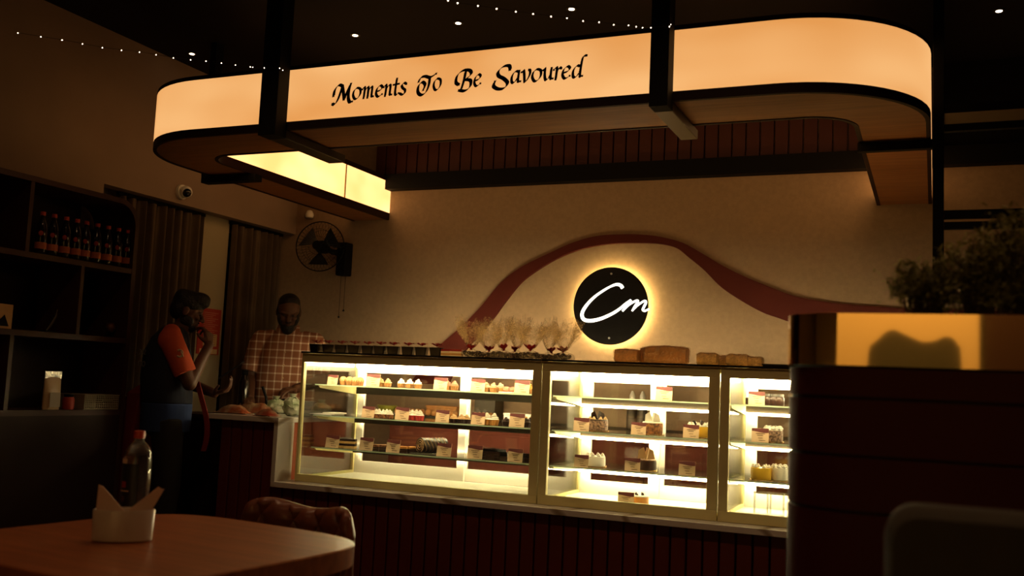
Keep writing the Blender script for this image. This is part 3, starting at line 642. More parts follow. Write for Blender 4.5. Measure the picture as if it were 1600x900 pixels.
# wrapped gift trays: low black sweets in clear wrap gathered by a red bow into a fan
def giftpack(seed, r, tall):
    rd = random.Random(seed); t = local(thing('wrapped_sweets', 'x', 'sweets', group='wrapped sweets with red bows'))
    MB().lathe([(r, 0), (r*1.02, .004), (r*.9, .006)], seg=28).build('plate', M['plastic'], t)
    mb = MB()
    for k in range(26): a = rd.uniform(0, 6.28); q_ = r*.85*math.sqrt(rd.random()); mb.ball((q_*math.cos(a), q_*math.sin(a), .018+.012*rd.random()), (.016, .014, .013), 8, Euler((rd.random(), rd.random(), 0)))
    mb.build('sweets', M['blackg'], t, smooth=60)
    mb = MB(); n = 40; rings = []
    for rr, z in ((r*1.03, .006), (r*1.06, .028), (r*.85, .040), (r*.35, .048), (.012, .054)): rings.append([(rr*(1+.05*rd.uniform(-1, 1))*math.cos(2*PI*k/n), rr*(1+.05*rd.uniform(-1, 1))*math.sin(2*PI*k/n), z+.003*rd.uniform(-1, 1)) for k in range(n)])
    mb.loft(rings); mb.build('wrap', M['film3'], t)
    mb = MB(); n = 44; tops = []
    ring0 = [(.008*math.cos(2*PI*k/n), .008*math.sin(2*PI*k/n), .054) for k in range(n)]
    def rg(rr, z, j): return [((rr*(.75+.5*((k % 2) ^ 1))*rd.uniform(.85, 1.15))*math.cos(2*PI*k/n), rr*.7*(.75+.5*((k % 2) ^ 1))*rd.uniform(.85, 1.15)*math.sin(2*PI*k/n), z+j*rd.uniform(-1, 1)) for k in range(n)]
    R_ = [ring0, rg(.024, .054+tall*.12, .004), rg(.054, .054+tall*.4, .012), rg(.080, .054+tall*.7, .03), rg(.095, .054+tall*.92, .055)]
    vs = [[mb.b.verts.new(p) for p in L] for L in R_]
    for a, b in zip(vs, vs[1:]):
        for k in range(n): mb.b.faces.new((a[k], a[(k+1) % n], b[(k+1) % n], b[k]))
    mb.build('wrap_fan', M['film'], t)
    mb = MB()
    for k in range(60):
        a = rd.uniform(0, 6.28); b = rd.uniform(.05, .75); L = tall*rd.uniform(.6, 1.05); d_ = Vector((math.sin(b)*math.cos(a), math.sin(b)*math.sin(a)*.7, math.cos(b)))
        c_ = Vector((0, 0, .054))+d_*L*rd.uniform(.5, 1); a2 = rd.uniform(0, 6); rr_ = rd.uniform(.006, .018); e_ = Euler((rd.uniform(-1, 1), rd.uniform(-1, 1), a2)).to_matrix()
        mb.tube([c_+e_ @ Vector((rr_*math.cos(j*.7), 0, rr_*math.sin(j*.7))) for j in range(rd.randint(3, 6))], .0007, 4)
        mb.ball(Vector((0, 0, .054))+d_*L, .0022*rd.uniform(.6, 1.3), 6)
    mb.build('crease_glints', mat('wrap_sparkle', (.75, .62, .45), .3), t)  # pale curls and beads modelled as sparkles of light on the wrap
    mb = MB()
    for k in range(7):
        a = k*.9; d_ = Vector((math.cos(a)*.9, math.sin(a)*.6, .45+.3*rd.random())); s_ = Vector((-math.sin(a), math.cos(a), .2))
        c = Vector((0, -.012, .052)); mb.prism([c, c+d_*.03+s_*.013, c+d_*.048, c+d_*.03-s_*.013], (0, .002, .002))
    mb.ball((0, -.014, .054), .008, 8); mb.build('bow', M['bow'], t); return t
packs = [giftpack(3, .062, .17), giftpack(5, .058, .15), giftpack(9, .06, .16)]
ORDW = ['first', 'second', 'third', 'fourth', 'fifth', 'sixth', 'seventh']
for k, (px, dy, sc_) in enumerate(((737, 0, .95), (762, .12, .9), (783, 0, 1.0), (808, .13, 1.0), (829, -.01, 1.0), (858, .1, .92), (881, 0, .95))):
    X = X_at(px, ZC+.03, YT+dy); lab = 'clear wrapped black sweets with red bow and fanned wrap, %s from left' % ORDW[k]
    if k < 3: p = packs[k]; p.location = (X, YT+dy, ZC); p.rotation_euler.z = k; p.scale = (sc_,)*3; p['label'] = lab
    else: dup(packs[k % 3], (X, YT+dy, ZC), k*1.7 if k != 4 else .2, lab, scale=sc_)
# loaves
def loaf(px0, px1, h, d, name, label, m, Y=YT+.02, ends=False, seeds=False, dome=.25):
    X0, X1 = X_at(px0, ZC+.04, Y), X_at(px1, ZC+.04, Y); X = (X0+X1)/2; L = X1-X0
    t = thing(name, label, 'bread', (X, Y, ZC)); rings = []; n = 24
    for u in [k/8 for k in range(9)]:
        s_ = (1-abs(2*u-1)**6*.14); rg = []
        for k in range(n):
            a = 2*PI*k/n; ca, sa = math.cos(a), math.sin(a); e = .45 if not seeds else .6
            yy = math.copysign(abs(ca)**e, ca)*d/2*s_; zz = math.copysign(abs(sa)**e, sa)*h/2*s_
            if seeds and sa > 0: yy *= 1.12; zz *= 1+.15*math.sin(u*9)
            rg.append((X0+L*u, Y+yy, ZC+.002+h/2*(.93 if s_ < 1 else 1)+zz*.99))
        rings.append(rg)
    lo = min(p[2] for r_ in rings for p in r_); rings = [[(p[0], p[1], max(p[2]-lo+ZC+.002, ZC+.002)) for p in r_] for r_ in rings]
    body = MB().loft(rings).build('loaf', m, t, smooth=50)
    if seeds:
        mb = MB(); rd = random.Random(px0)
        for k in range(60): mb.ball((rd.uniform(X0+.01, X1-.01), Y+rd.uniform(-d*.45, d*.45), ZC+h*rd.uniform(.93, 1.06)), (.005, .003, .002), 6, Euler((0, 0, rd.random()*3)))
        mb.build('seeds', M['vanilla'], t)
    cx = [(p[0]-X, p[1]-Y, p[2]-ZC) for p in ()]
    wrap = MB(); rd = random.Random(px0+1)
    wr = [[(X+(p[0]-X)*1.06+rd.uniform(-.002, .002), Y+(p[1]-Y)*1.08+rd.uniform(-.002, .002), ZC+.001+(p[2]-ZC)*1.04) for p in r_] for r_ in rings]
    wrap.loft(wr); wrap.build('bag', M['film2'], t); return t
loaf(963, 998, .075, .10, 'bread_loaf', 'short square brown loaf in clear bag under the logo sign', M['crust'])
loaf(1003, 1032, .092, .10, 'bread_loaf', 'brown loaf end behind the long loaf, on the middle case', M['crust'], YT+.13)
loaf(1011, 1074, .096, .10, 'bread_loaf', 'long square brown sandwich loaf in clear bag on the middle case', M['crust'])
sd = mat('seeded_crust', (.80, .50, .18), .6, noise=.45, scale=30)
loaf(1091, 1121, .064, .085, 'seeded_loaf', 'round topped seeded loaf right of the long sandwich loaf', sd, seeds=True)
loaf(1112, 1138, .058, .085, 'seeded_loaf', 'darker seeded loaf behind, between the two larger seeded ones', sd, YT+.13, seeds=True)
loaf(1137, 1169, .062, .085, 'seeded_loaf', 'seeded loaf on top of the seam between middle and right case', sd, seeds=True)
loaf(1168, 1192, .052, .085, 'seeded_loaf', 'smallest seeded loaf at the right end of the row', sd, YT+.03, seeds=True)
X = X_at(1213, ZC, YT); t = thing('tray', 'low black tray on the right case beside the partition', 'tray', (X, YT, ZC))
MB().box(X-.06, X+.12, YT-.05, YT+.08, ZC, ZC+.012, bev=.003).build('base', M['black'], t); MB().box(X-.064, X+.124, YT-.054, YT+.084, ZC+.012, ZC+.018).build('rim', M['black'], t)

# ------------------------------------------------------------------ kitchen bench behind the counter
bc = thing('back_bench', 'red brown bench along the back wall behind the display cases', 'bench', (-2, 6.2, 0))
MB().box(-3.45, 1.4, 5.95, 6.48, .02, .87).build('cabinet', mat('red_brown_bench', (.065, .013, .006), .8, spec=.15), bc)
MB().box(-3.48, 1.42, 5.92, 6.49, .871, .9).build('worktop', M['trimw'], bc)
d = MB()
for k in range(8): d.box(-3.4+k*.6, -2.84+k*.6, 5.935, 5.949, .08, .82, bev=.003)
d.build('door_fronts', mat('red_brown_bench', (.065, .013, .006), .8, spec=.15), bc)
def bx(x0, x1, y0, y1, z0, z1, name, label, cat, m, lid=None):
    t = thing(name, label, cat, ((x0+x1)/2, (y0+y1)/2, z0)); MB().box(x0, x1, y0, y1, z0+.0005, z1, bev=.004).build('body', m, t)
    MB().box(x0-.004, x1+.004, y0-.004, y1+.004, z1, z1+.012, bev=.002).build('lid', lid or m, t); return t
bx(-2.62, -2.34, 6.0, 6.2, .9, .955, 'cake_box', 'pale low box on the back bench seen through the left case', 'box', M['plastic'])
bx(-3.34, -3.1, 6.26, 6.45, .9, .97, 'bread_crate', 'brown crate of rolls on the bench seen through the left case', 'crate', M['crust'])
bx(-2.98, -2.82, 6.3, 6.45, .9, 1.12, 'storage_tin', 'dark storage tin at the back of the bench', 'tin', M['rail'], M['steel'])
X = X_at(605, .98, 6.1); t = thing('yellow_bowl', 'yellow green bowl on the bench seen through the top of the left case', 'bowl', (X, 6.1, .9))
MB().lathe([(.03, .0005), (.055, .03), (.07, .07), (.066, .07), (.05, .03), (.02, .01)], (X, 6.1, .9), 28).build('bowl', mat('lime_plastic', (.35, .33, .04), .4), t, smooth=50); MB().lathe([(.072, .066), (.073, .07), (.068, .072)], (X, 6.1, .9), 28).build('rim', mat('lime_plastic', (.35, .33, .04), .4), t)
for k, px in enumerate((988, 1004)):
    Y = 6.2; X = X_at(px, 1.1, Y); t = thing('sauce_bottle', 'squeeze bottle with pale top on the back bench, %s of two behind middle case' % ('left' if k == 0 else 'right'), 'bottle', (X, Y, .9), group='squeeze bottles')
    MB().lathe([(.032, .0005), (.034, .01), (.034, .15), (.015, .18)], (X, Y, .9), 20).build('bottle', M['rail'], t, smooth=50); MB().lathe([(.016, .18), (.018, .19), (.018, .22), (.006, .25)], (X, Y, .9), 16).build('cap', M['plastic'], t, smooth=50)
for k, (px, w_) in enumerate(((690, .11), (757, .07), (640, .10))):
    Y = 6.12; X = X_at(px, .95, Y); t = thing('roll_tray', 'tray of brown rolls on the back bench, %s' % ['left of the case door frame', 'right of the case door frame', 'near the yellow bowl'][k], 'tray', (X, Y, .9))
    MB().box(X-w_, X+w_, Y-.08, Y+.08, .9005, .915, bev=.003).build('tray', M['rail'], t); mb = MB()
    for j in range(5): mb.ball((X-w_*.8+j*w_*.4, Y-.03, .935), (w_*.2, .03, .024), 10); mb.ball((X-w_*.8+j*w_*.4, Y+.04, .935), (w_*.2, .03, .024), 10)
    mb.build('rolls', M['crust'], t, smooth=60)

# ------------------------------------------------------------------ raised counter items
ZR = .9025
def packet(c, L, W_, H, rz, m, name, label, wob=.15, seed=1, cat='packet'):
    rd = random.Random(seed); t = thing(name, label, cat, c, rz); n, k_ = 14, 10; mb = MB(); up, dn = [], []
    for i in range(n+1):
        u = i/n*2-1; ru, rl = [], []
        for j in range(k_+1):
            v = j/k_*2-1; hgt = H*(1-abs(u)**3)*(1-abs(v)**2.5)*(1+wob*rd.uniform(-1, 1)); x_, y_ = u*L/2, v*W_/2*(1-.06*abs(u))
            ru.append(mb.b.verts.new((x_, y_, .004+hgt*1.0))); rl.append(mb.b.verts.new((x_, y_, .001)))
        up.append(ru); dn.append(rl)
    for i in range(n):
        for j in range(k_): mb.b.faces.new((up[i][j], up[i+1][j], up[i+1][j+1], up[i][j+1])); mb.b.faces.new((dn[i][j], dn[i][j+1], dn[i+1][j+1], dn[i+1][j]))
    mb.build('pouch', m, t, smooth=60)
    MB().box(-L/2-.012, -L/2+.004, -W_/2*.9, W_/2*.9, .001, .004).build('seal', m, t); MB().box(L/2-.004, L/2+.012, -W_/2*.9, W_/2*.9, .001, .004).build('seal', m, t); return t
def onc(px, py, Y): return at(px, py, Y=Y)
p = X_at(368, ZR, 4.95); packet((p, 4.93, ZR), .20, .12, .045, .15, M['packr'], 'snack_packet', 'long shiny orange snack packet lying at the left of the raised counter', seed=2)
p = X_at(403, ZR, 5.12); packet((p, 5.09, ZR), .26, .12, .062, .2, M['packr'], 'snack_packet', 'second shiny orange snack packet lying behind the first', seed=8)
p = X_at(424, ZR, 4.9); packet((p-.01, 4.87, ZR), .13, .10, .035, -.2, mat('red_packet', (.4, .05, .02), .3, bump=.5, scale=25, c2=(.5, .3, .2)), 'snack_packet', 'small red packet in front of the green and white bag', seed=3)
def crumple(c, r, name, label, seed, m):
    rd = random.Random(seed); t = thing(name, label, 'bag', c); mb = MB(); mb.ball((c[0], c[1], c[2]+r[2]), r, 18)
    for v in mb.b.verts: v.co += Vector((rd.uniform(-1, 1), rd.uniform(-1, 1), rd.uniform(-1, 1)))*.008; v.co.z = max(v.co.z, c[2]+.001)
    mb.build('pouch', m, t, smooth=40)
    MB().lathe([(.008, 0), (.018, .018), (.026, .03), (.02, .028)], (c[0], c[1], c[2]+r[2]*2-.008), 12).build('knot', m, t); return t
p = X_at(425, .96, 5.2); crumple((p, 5.24, ZR), (.075, .055, .045), 'plastic_bag', 'crumpled green and white bag on the raised counter, the left one', 4, M['packg'])
p = X_at(452, .96, 5.0); crumple((p, 5.03, ZR), (.062, .05, .058), 'plastic_bag', 'knotted green and white bag beside the edge of the glass case', 6, M['packg'])
X = X_at(478, .93, 5.24); crumple((-3.62, 5.36, ZR), (.07, .05, .04), 'plastic_bag', 'low green and white bag seen through the end glass of the case', 11, M['packg'])
# till screen, card machine and drink bottle
X = X_at(348, .98, 5.3); t = thing('till_printer', 'low grey till printer on the raised counter behind the packets', 'printer', (-4.0+.12, 5.35, ZR))
MB().box(-3.99, -3.74, 5.28, 5.48, ZR, ZR+.085, bev=.006).build('body', mat('dark_grey_plastic', (.035, .03, .028), .5), t); MB().box(-3.96, -3.80, 5.30, 5.42, ZR+.0855, ZR+.092).build('paper_slot', M['black'], t)
t = thing('tablet_stand', 'dark tablet tilted on a stand between the two men', 'tablet', (-3.93, 5.2, ZR))
MB().box(-4.0, -3.86, 5.12, 5.24, ZR, ZR+.008).build('foot', M['black'], t); MB().tube([(-3.93, 5.2, ZR+.006), (-3.93, 5.19, ZR+.10), (-3.95, 5.17, ZR+.17)], .009).build('arm', M['black'], t)
c = at(362, 578, Y=5.15); e = Euler((.25, -.62, .25))
tb = MB().box(c.x-.085, c.x+.085, c.y-.055, c.y+.055, c.z-.005, c.z+.005, bev=.003, rot=e).build('screen', M['screen'], t)
c2 = c+e.to_matrix() @ Vector((0, 0, .0055)); MB().box(c2.x-.08, c2.x+.08, c2.y-.05, c2.y+.05, c2.z-.0005, c2.z+.0005, rot=e).build('glass', M['screen'], tb)
X = X_at(354, 1.0, 5.42); t = thing('drink_bottle', 'dark bottle standing on the counter in front of the pale wall strip', 'bottle', (X, 5.45, ZR))
MB().lathe([(.036, .001), (.038, .02), (.038, .19), (.02, .235)], (X+.12, 5.45, ZR), 24).build('body', M['cola'], t, smooth=50); MB().lathe([(.02, .235), (.021, .24), (.021, .27)], (X+.12, 5.45, ZR), 18).build('cap', M['black'], t)

# ------------------------------------------------------------------ left wall: curtains, poster, camera, sensor, fan
def curtain(y0, y1, n, label, seed):
    rd = random.Random(seed); t = thing('curtain', label, 'curtain', (WX-.10, (y0+y1)/2, .1)); mb = MB(); k = 160
    A_, B_ = [], []
    for i in range(k+1):
        u = i/k; y = y0+(y1-y0)*u; dx = .035*math.sin(u*n*2*PI+.6*math.sin(u*9))+.012*math.sin(u*n*4.7*PI)
        A_.append((WX-.085+dx, y, HZ-.03)); B_.append((WX-.085+dx*1.25, y+.01*math.sin(u*12), .08))
    mb.ribbon(A_, B_, (-.004, 0, 0)); mb.build('cloth', M['curtain'], t, smooth=80)
    MB().box(WX-.10, WX-.075, y0-.02, y1+.02, HZ-.028, HZ-.006).build('track', M['black'], t)
curtain(4.72, 5.50, 9, 'dark brown curtain hanging behind the man in the orange sleeved shirt', 1)
curtain(5.83, 6.42, 7, 'dark brown curtain hanging behind the man in the plaid shirt', 2)
struct('trim_1', MB().box(WX-.18, WX-.11, 5.505, 5.825, .0, HZ+.01), mat('olive_wall', (.42, .36, .24), .8))
pc = at(327, 515, X=WX-.1)
t = thing('poster', 'red printed poster hanging on the pale wall strip between the curtains', 'poster', (WX-.1, 5.66, 1.27))
p0, p1 = at(312, 478, X=WX-.105), at(344, 555, X=WX-.105)
y0, y1, z0, z1 = p0.y, 5.80, p1.z, p0.z-.01
MB().box(WX-.109, WX-.104, y0, y1, z0, z1).build('sheet', M['poster'], t)
mb = MB(); k = 0; z = z1-.03
while z > z1-.19: mb.box(WX-.1035, WX-.1025, y0+.05, y1-.03-.03*(k % 3), z-.002, z+.002); z -= .014; k += 1
mb.build('text_lines', mat('poster_text', (.6, .25, .18), .6), t)
MB().box(WX-.1035, WX-.1025, y0+.06, y1-.03, z0+.06, z0+.15).box(WX-.1035, WX-.1025, y0+.03, y1-.02, z0+.005, z0+.04).build('white_panel', M['paper'], t)
mb = MB(); z = z0+.14
while z > z0+.07: mb.box(WX-.1023, WX-.1017, y0+.075, y1-.05, z-.0015, z+.0015); z -= .016
mb.build('panel_text', M['ink'], t)
# security camera
c = at(288, 300, X=WX+.03)
t = thing('security_camera', 'small white dome security camera on the left wall', 'security camera', (WX, c.y, c.z))
MB().cyl((WX, c.y, c.z), (WX+.02, c.y, c.z), .05, seg=32).build('base', M['plastic'], t, smooth=40)
dv = Vector((.55, -.35, -.25)).normalized(); b0 = Vector((WX+.045, c.y, c.z))
MB().ball(tuple(b0), .042, 24).build('housing', M['plastic'], t, smooth=60); q = b0+dv*.018; MB().ball(tuple(q), .032, 20).build('lens', M['blackg'], t, smooth=60)
# motion sensor
c = at(486, 336, Y=WB-.02); t = thing('motion_sensor', 'small white wall sensor above the fan', 'sensor', (c.x, WB, c.z))
MB().lathe([(.018, -.03), (.03, -.025), (.034, 0), (.03, .012), (.02, .03), (.01, .035)], (c.x, WB-.04, c.z), 20).build('body', M['plastic'], t, smooth=50); MB().box(c.x-.05, c.x, WB-.035, WB-.001, c.z-.022, c.z+.005, bev=.003).build('bracket', M['rail'], t)
# wall fan
fc = at(500, 385, Y=6.22); fn = thing('wall_fan', 'black wall mounted fan with round wire cage in the back left corner', 'fan', (fc.x, WB, fc.z))
fd = Vector((.25, -.94, .0)).normalized(); fq = fd.to_track_quat('Z', 'Y'); FR = .19
def fp(u, v, w_=0): return fc+fq @ Vector((u, v, w_))
cg = MB(); wc = MB()
for w_ in (.0,): wc.tube([fp(FR*math.cos(a*PI/24), FR*math.sin(a*PI/24), w_) for a in range(49)], .0045, 6)
for rr, w_ in ((.13, .045), (.07, .065), (.13, -.045)): wc.tube([fp(rr*math.cos(a*PI/16), rr*math.sin(a*PI/16), w_) for a in range(33)], .0013, 4)
for k in range(40):
    a = 2*PI*k/40
    for s_ in (1, -1): wc.tube([fp(FR*math.cos(a), FR*math.sin(a), 0), fp(.14*math.cos(a), .14*math.sin(a), s_*.045), fp(.035*math.cos(a), .035*math.sin(a), s_*.068)], .0010, 4)
wc.build('cage', M['black'], fn)
MB().cyl(fp(0, 0, .06), fp(0, 0, .075), .035, seg=24).build('hub', M['black'], fn, smooth=40)
for k in range(3):
    a0 = 2*PI*k/3+.5; P = []
    A_, B_ = [], []
    for j in range(9):
        r_ = .02+.145*j/8; wd = .35+.75*math.sin(min(1, j/6)*PI/2); A_.append(fp(r_*math.cos(a0-wd*.5), r_*math.sin(a0-wd*.5), -.02)); B_.append(fp(r_*math.cos(a0+wd*.5), r_*math.sin(a0+wd*.5), .02))
    MB().ribbon(A_, B_, fq @ Vector((0, 0, .003))).build('blade', mat('fan_blade', (.012, .01, .01), .25), fn, smooth=60)
MB().cyl(fp(0, 0, -.03), fp(0, 0, -.13), .05, .04, seg=24).build('motor', M['black'], fn, smooth=40)
ax = fp(0, 0, -.1)
MB().box(fc.x+.03, fc.x+.12, WB-.10, WB-.002, fc.z-.20, fc.z+.06, bev=.012).build('wall_box', M['black'], fn)
MB().tube([ax, ax+Vector((.03, .08, -.02)), (fc.x+.075, WB-.06, fc.z-.02)], .022, 12).build('neck', M['black'], fn, smooth=60)
for dx, L in ((.055, .32), (.095, .27)):
    MB().tube([(fc.x+dx, WB-.05, fc.z-.20), (fc.x+dx, WB-.05, fc.z-.20-L)], .0018, 5).ball((fc.x+dx, WB-.05, fc.z-.20-L), .008, 8).build('pull_cord', M['black'], fn)

# ------------------------------------------------------------------ shelf unit on the left
SX = -4.40; sh = thing('shelf_unit', 'dark brown open shelf unit with rounded top corner against the left wall', 'shelf', (-4.57, 3.8, 0))
y0, y1, zt, rr = 2.7, 4.47, 2.145, .16; th = .03
pts = [(y0, 0), (y1, 0)] + [(y1-rr+rr*math.cos(math.radians(a)), zt-rr+rr*math.sin(math.radians(a))) for a in range(0, 91, 10)] + [(y0, zt)]
r2 = rr-th; ipt = [(y0+th, th), (y1-th, th)] + [(y1-rr+r2*math.cos(math.radians(a)), zt-rr+r2*math.sin(math.radians(a))) for a in range(0, 91, 10)] + [(y0+th, zt-th)]
A_ = [(SX, *p) for p in pts+[pts[0]]]; B_ = [(SX, *p) for p in ipt+[ipt[0]]]
MB().ribbon(A_, B_, (-.33, 0, 0)).build('frame', M['shelfw'], sh)
MB().box(WX+.002, WX+.012, y0+.01, y1-.14, .01, zt-.03).box(WX+.002, WX+.012, y1-.14, y1-.02, .01, zt-.16).build('back_board', M['trimw'], sh)
ZS = (1.74, 1.325, .905)
for z in ZS: MB().box(SX-.325, SX-.002, y0+th, y1-th, z-.03, z).build('board', M['shelfw'], sh)
for y, a, b in ((3.70, 1.74, zt-th), (4.08, 1.325, 1.71), (3.66, .905, 1.295), (3.2, 1.325, 1.71)): MB().box(SX-.32, SX-.004, y-.012, y+.012, a, b).build('divider', M['shelfw'], sh)
MB().box(SX-.02, SX-.003, y0+th, y1-th, th, .875).build('cupboard_front', M['trimw'], sh)
bt = local(thing('drink_bottle', 'x', 'bottle', group='dark drink bottles on the upper left shelf'))
MB().lathe([(.026, .001), (.030, .006), (.030, .13), (.024, .165), (.012, .20), (.012, .215)], seg=24).build('body', M['cola'], bt, smooth=50)
MB().lathe([(.014, .215), (.014, .235)], seg=18).build('cap', M['cap'], bt); MB().lathe([(.0308, .03), (.0308, .066)], seg=24, close=False).build('label', M['labelo'], bt, smooth=50)
MB().ball((.030, -.003, .115), (.003, .012, .014), 10).build('badge', M['labelr'], bt)
for k in range(9):
    px = (62, 80, 99, 116, 131, 148, 165, 181, 196)[k]; d_ = _f+_r*((px-800)/FPX); 
    Y = at(px, 395+k*2.6, X=-4.455).y; lab = 'dark bottle with red cap and orange label on the upper shelf, %s from left' % ORD[k]
    if k == 0: bt.location = (-4.455, Y, 1.7405); bt['label'] = lab
    else: dup(bt, (-4.455, Y, 1.7405), 0, lab)
for o_ in [o for o in col.objects if o.name.startswith('drink_bottle') and o.location.z > 1.7]: o_.rotation_euler.z = -.7
Y = at(6, 480, X=-4.47).y; t = thing('photo_frame', 'amber picture frame on the middle shelf at the left edge', 'frame', (-4.47, Y, 1.325))
MB().box(-4.475, -4.46, Y-.08, Y+.05, 1.326, 1.455, bev=.003).build('frame', M['amber'], t); MB().prism([(-4.459, Y-.05, 1.34), (-4.459, Y+.03, 1.34), (-4.459, Y+.0, 1.40), (-4.459, Y-.03, 1.37)], (.001, 0, 0)).build('picture', M['black'], t)
Y = at(80, 500, X=-4.5).y; t = thing('leaf_sculpture', 'dark curved leaf ornament standing on the middle shelf', 'ornament', (-4.5, Y, 1.325))
MB().tube([(-4.5, Y-.03, 1.335), (-4.5, Y+.0, 1.37), (-4.5, Y+.03, 1.42), (-4.5, Y+.035, 1.46)], .01, 8, [.004, .012, .010, .002]).build('leaf', M['rail'], t, smooth=60); MB().box(-4.53, -4.47, Y-.05, Y+.02, 1.3255, 1.337).build('base', M['black'], t)
Y = at(173, 505, X=-4.5).y; t = thing('ball_ornament', 'small round dark ornament on three feet on the middle shelf', 'ornament', (-4.5, Y, 1.325))
MB().ball((-4.5, Y, 1.385), .032, 18).build('ball', mat('dull_copper', (.12, .045, .02), .4, .5), t, smooth=60)
for k in range(3): MB().cyl((-4.5+.018*math.cos(k*2.1), Y+.018*math.sin(k*2.1), 1.3255), (-4.5+.012*math.cos(k*2.1), Y+.012*math.sin(k*2.1), 1.362), .004, seg=8).build('foot', M['black'], t)
Y = at(82, 600, X=-4.46).y; t = thing('foil_packet', 'silver topped clear pouch of snacks standing on the lower shelf', 'packet', (-4.46, Y, .905))
MB().loft([[(-4.46+.022*math.cos(a)*k_, Y+.055*math.sin(a), z_) for a in [i*PI/8 for i in range(16)]] for k_, z_ in ((1, .906), (1.3, .95), (.9, 1.03), (.12, 1.085))]).build('pouch', mat('pouch_cream', (.55, .38, .22), .3, bump=.4, scale=20), t, smooth=60)
MB().box(-4.463, -4.457, Y-.056, Y+.056, 1.075, 1.115).build('seal', M['silver'], t)
MB().prism([(-4.43, Y-.035, .92), (-4.43, Y+.035, .92), (-4.432, Y+.035, 1.0), (-4.432, Y-.035, 1.0)], (.001, 0, 0)).build('label', mat('dull_label', (.35, .28, .2), .6), t)
ya, yb = at(128, 620, X=-4.44).y, at(192, 620, X=-4.44).y; t = thing('basket', 'cream slotted plastic basket on the lower shelf', 'basket', (-4.5, (ya+yb)/2, .905))
mb = MB(); zb, zh = .906, .985
for i in range(int((yb-ya)/.014)):
    y = ya+i*.014; mb.box(-4.422, -4.419, y, y+.006, zb, zh)
for z in [zb+.004+j*.013 for j in range(6)]: mb.box(-4.423, -4.418, ya, yb, z, z+.005)
mb.box(-4.423, -4.418, (ya+yb)/2-.02, (ya+yb)/2+.06, .95, .965)
mb.box(-4.60, -4.42, ya, ya+.004, zb, zh).box(-4.60, -4.42, yb-.004, yb, zb, zh).box(-4.60, -4.596, ya, yb, zb, zh).box(-4.60, -4.42, ya, yb, zb, zb+.003)
mb.build('body', M['wicker'], t); MB().box(-4.605, -4.415, ya-.003, yb+.003, zh, zh+.006).build('rim', M['wicker'], t)
Y = at(108, 615, X=-4.47).y; t = thing('jar', 'dark red jar beside the basket on the lower shelf', 'jar', (-4.47, Y, .905)); MB().lathe([(.03, .001), (.032, .01), (.032, .06), (.025, .07)], (-4.47, Y, .905), 20).build('body', M['labelr'], t, smooth=50); MB().lathe([(.026, .07), (.026, .085)], (-4.47, Y, .905), 20).build('lid', M['black'], t)

# ------------------------------------------------------------------ dining table and things on it
TC = Vector((-1.675, 1.83, 0)); tb = thing('dining_table', 'brown wooden square table with rounded corners in the foreground', 'table', tuple(TC), -.13)
def sup(a, z, n=72, e=4.2): return [(math.copysign(abs(math.cos(t_))**(2/e), math.cos(t_))*a, math.copysign(abs(math.sin(t_))**(2/e), math.sin(t_))*a, z) for t_ in [2*PI*k/n for k in range(n)]]
MB().loft([sup(.372, .695), sup(.385, .70), sup(.388, .747), sup(.385, .75)]).build('tabletop', M['table'], tb, smooth=35)
MB().cyl((0, 0, .03), (0, 0, .694), .035, seg=24).build('column', M['black'], tb, smooth=40); MB().lathe([(.26, .001), (.26, .012), (.04, .03)], seg=40).build('base', M['black'], tb, smooth=40)
hx = at(203, 848, Z=.75); hx = Vector((hx.x-.030, hx.y+.006, .7505))
nh = thing('napkin_holder', 'white oval ceramic napkin holder on the wooden table', 'napkin holder', tuple(hx), .72)
MB().lathe([(.058, 0), (.066, .003), (.0685, .07), (.066, .073), (.063, .07), (.06, .006), (.02, .004)], seg=48, sx=1.0, sy=.52).build('body', M['ceramic'], nh, smooth=50)
def napk(dx, lean, label, flip):
    t = thing('napkin', label, 'napkin', (hx.x, hx.y, .757), .72, 'folded paper napkins'); mb = MB()
    for j in range(3):
        o_ = j*.0035
        if not flip: P = [(-.062+o_, -.006+o_, .02), (-.060+o_*.5, -.006+o_, .122-o_), (-.052, -.006+o_, .119), (.004, -.006+o_, .058), (.006, -.006+o_, .02)]
        else: P = [(.0-o_, .004+o_, .02), (.0, .004+o_, .056), (.070, .004+o_, .118-o_), (.080+o_*.6, .004+o_, .112), (.056, .004+o_, .055), (.048, .004+o_, .02)]
        mb.prism(P, (0, .0016, 0))
    mb.build('sheets', M['napkin'], t)
napk(0, 0, 'folded napkin with upright point at the left of the holder', False); napk(0, 0, 'folded napkin leaning right out of the holder', True)
bl = at(212, 815, Y=2.04); BX, BY = X_at(212, .85, 2.04), 2.04
wb = thing('water_bottle', 'clear plastic bottle with red cap and dark label behind the napkin holder', 'bottle', (BX, BY, .7505))
prof = [(.026, 0), (.035, .006), (.0365, .02), (.0365, .155), (.034, .175), (.024, .198), (.013, .208), (.012, .216)]
MB().lathe(prof, (BX, BY, .7505), 36).build('body', M['bottle'] if 'bottle' in M else mat('bottle_plastic', (.9, .88, .85), .05, trans=.97), wb, smooth=50)
MB().lathe([(.0145, .215), (.0145, .233), (.013, .235)], (BX, BY, .7505), 28).build('cap', M['cap'], wb, smooth=50)
vd = math.atan2(-BY, -BX)    # label faces the seats
def labelpatch(r, a0, a1, z0, z1, name, m):
    A_ = [(BX+r*math.cos(a), BY+r*math.sin(a), .7505+z1) for a in [a0+(a1-a0)*k/16 for k in range(17)]]; B_ = [(p[0], p[1], .7505+z0) for p in A_]; return MB().ribbon(A_, B_, (0, 0, 0)) if False else MB().ribbon(A_, B_).build(name, m, wb, smooth=60)
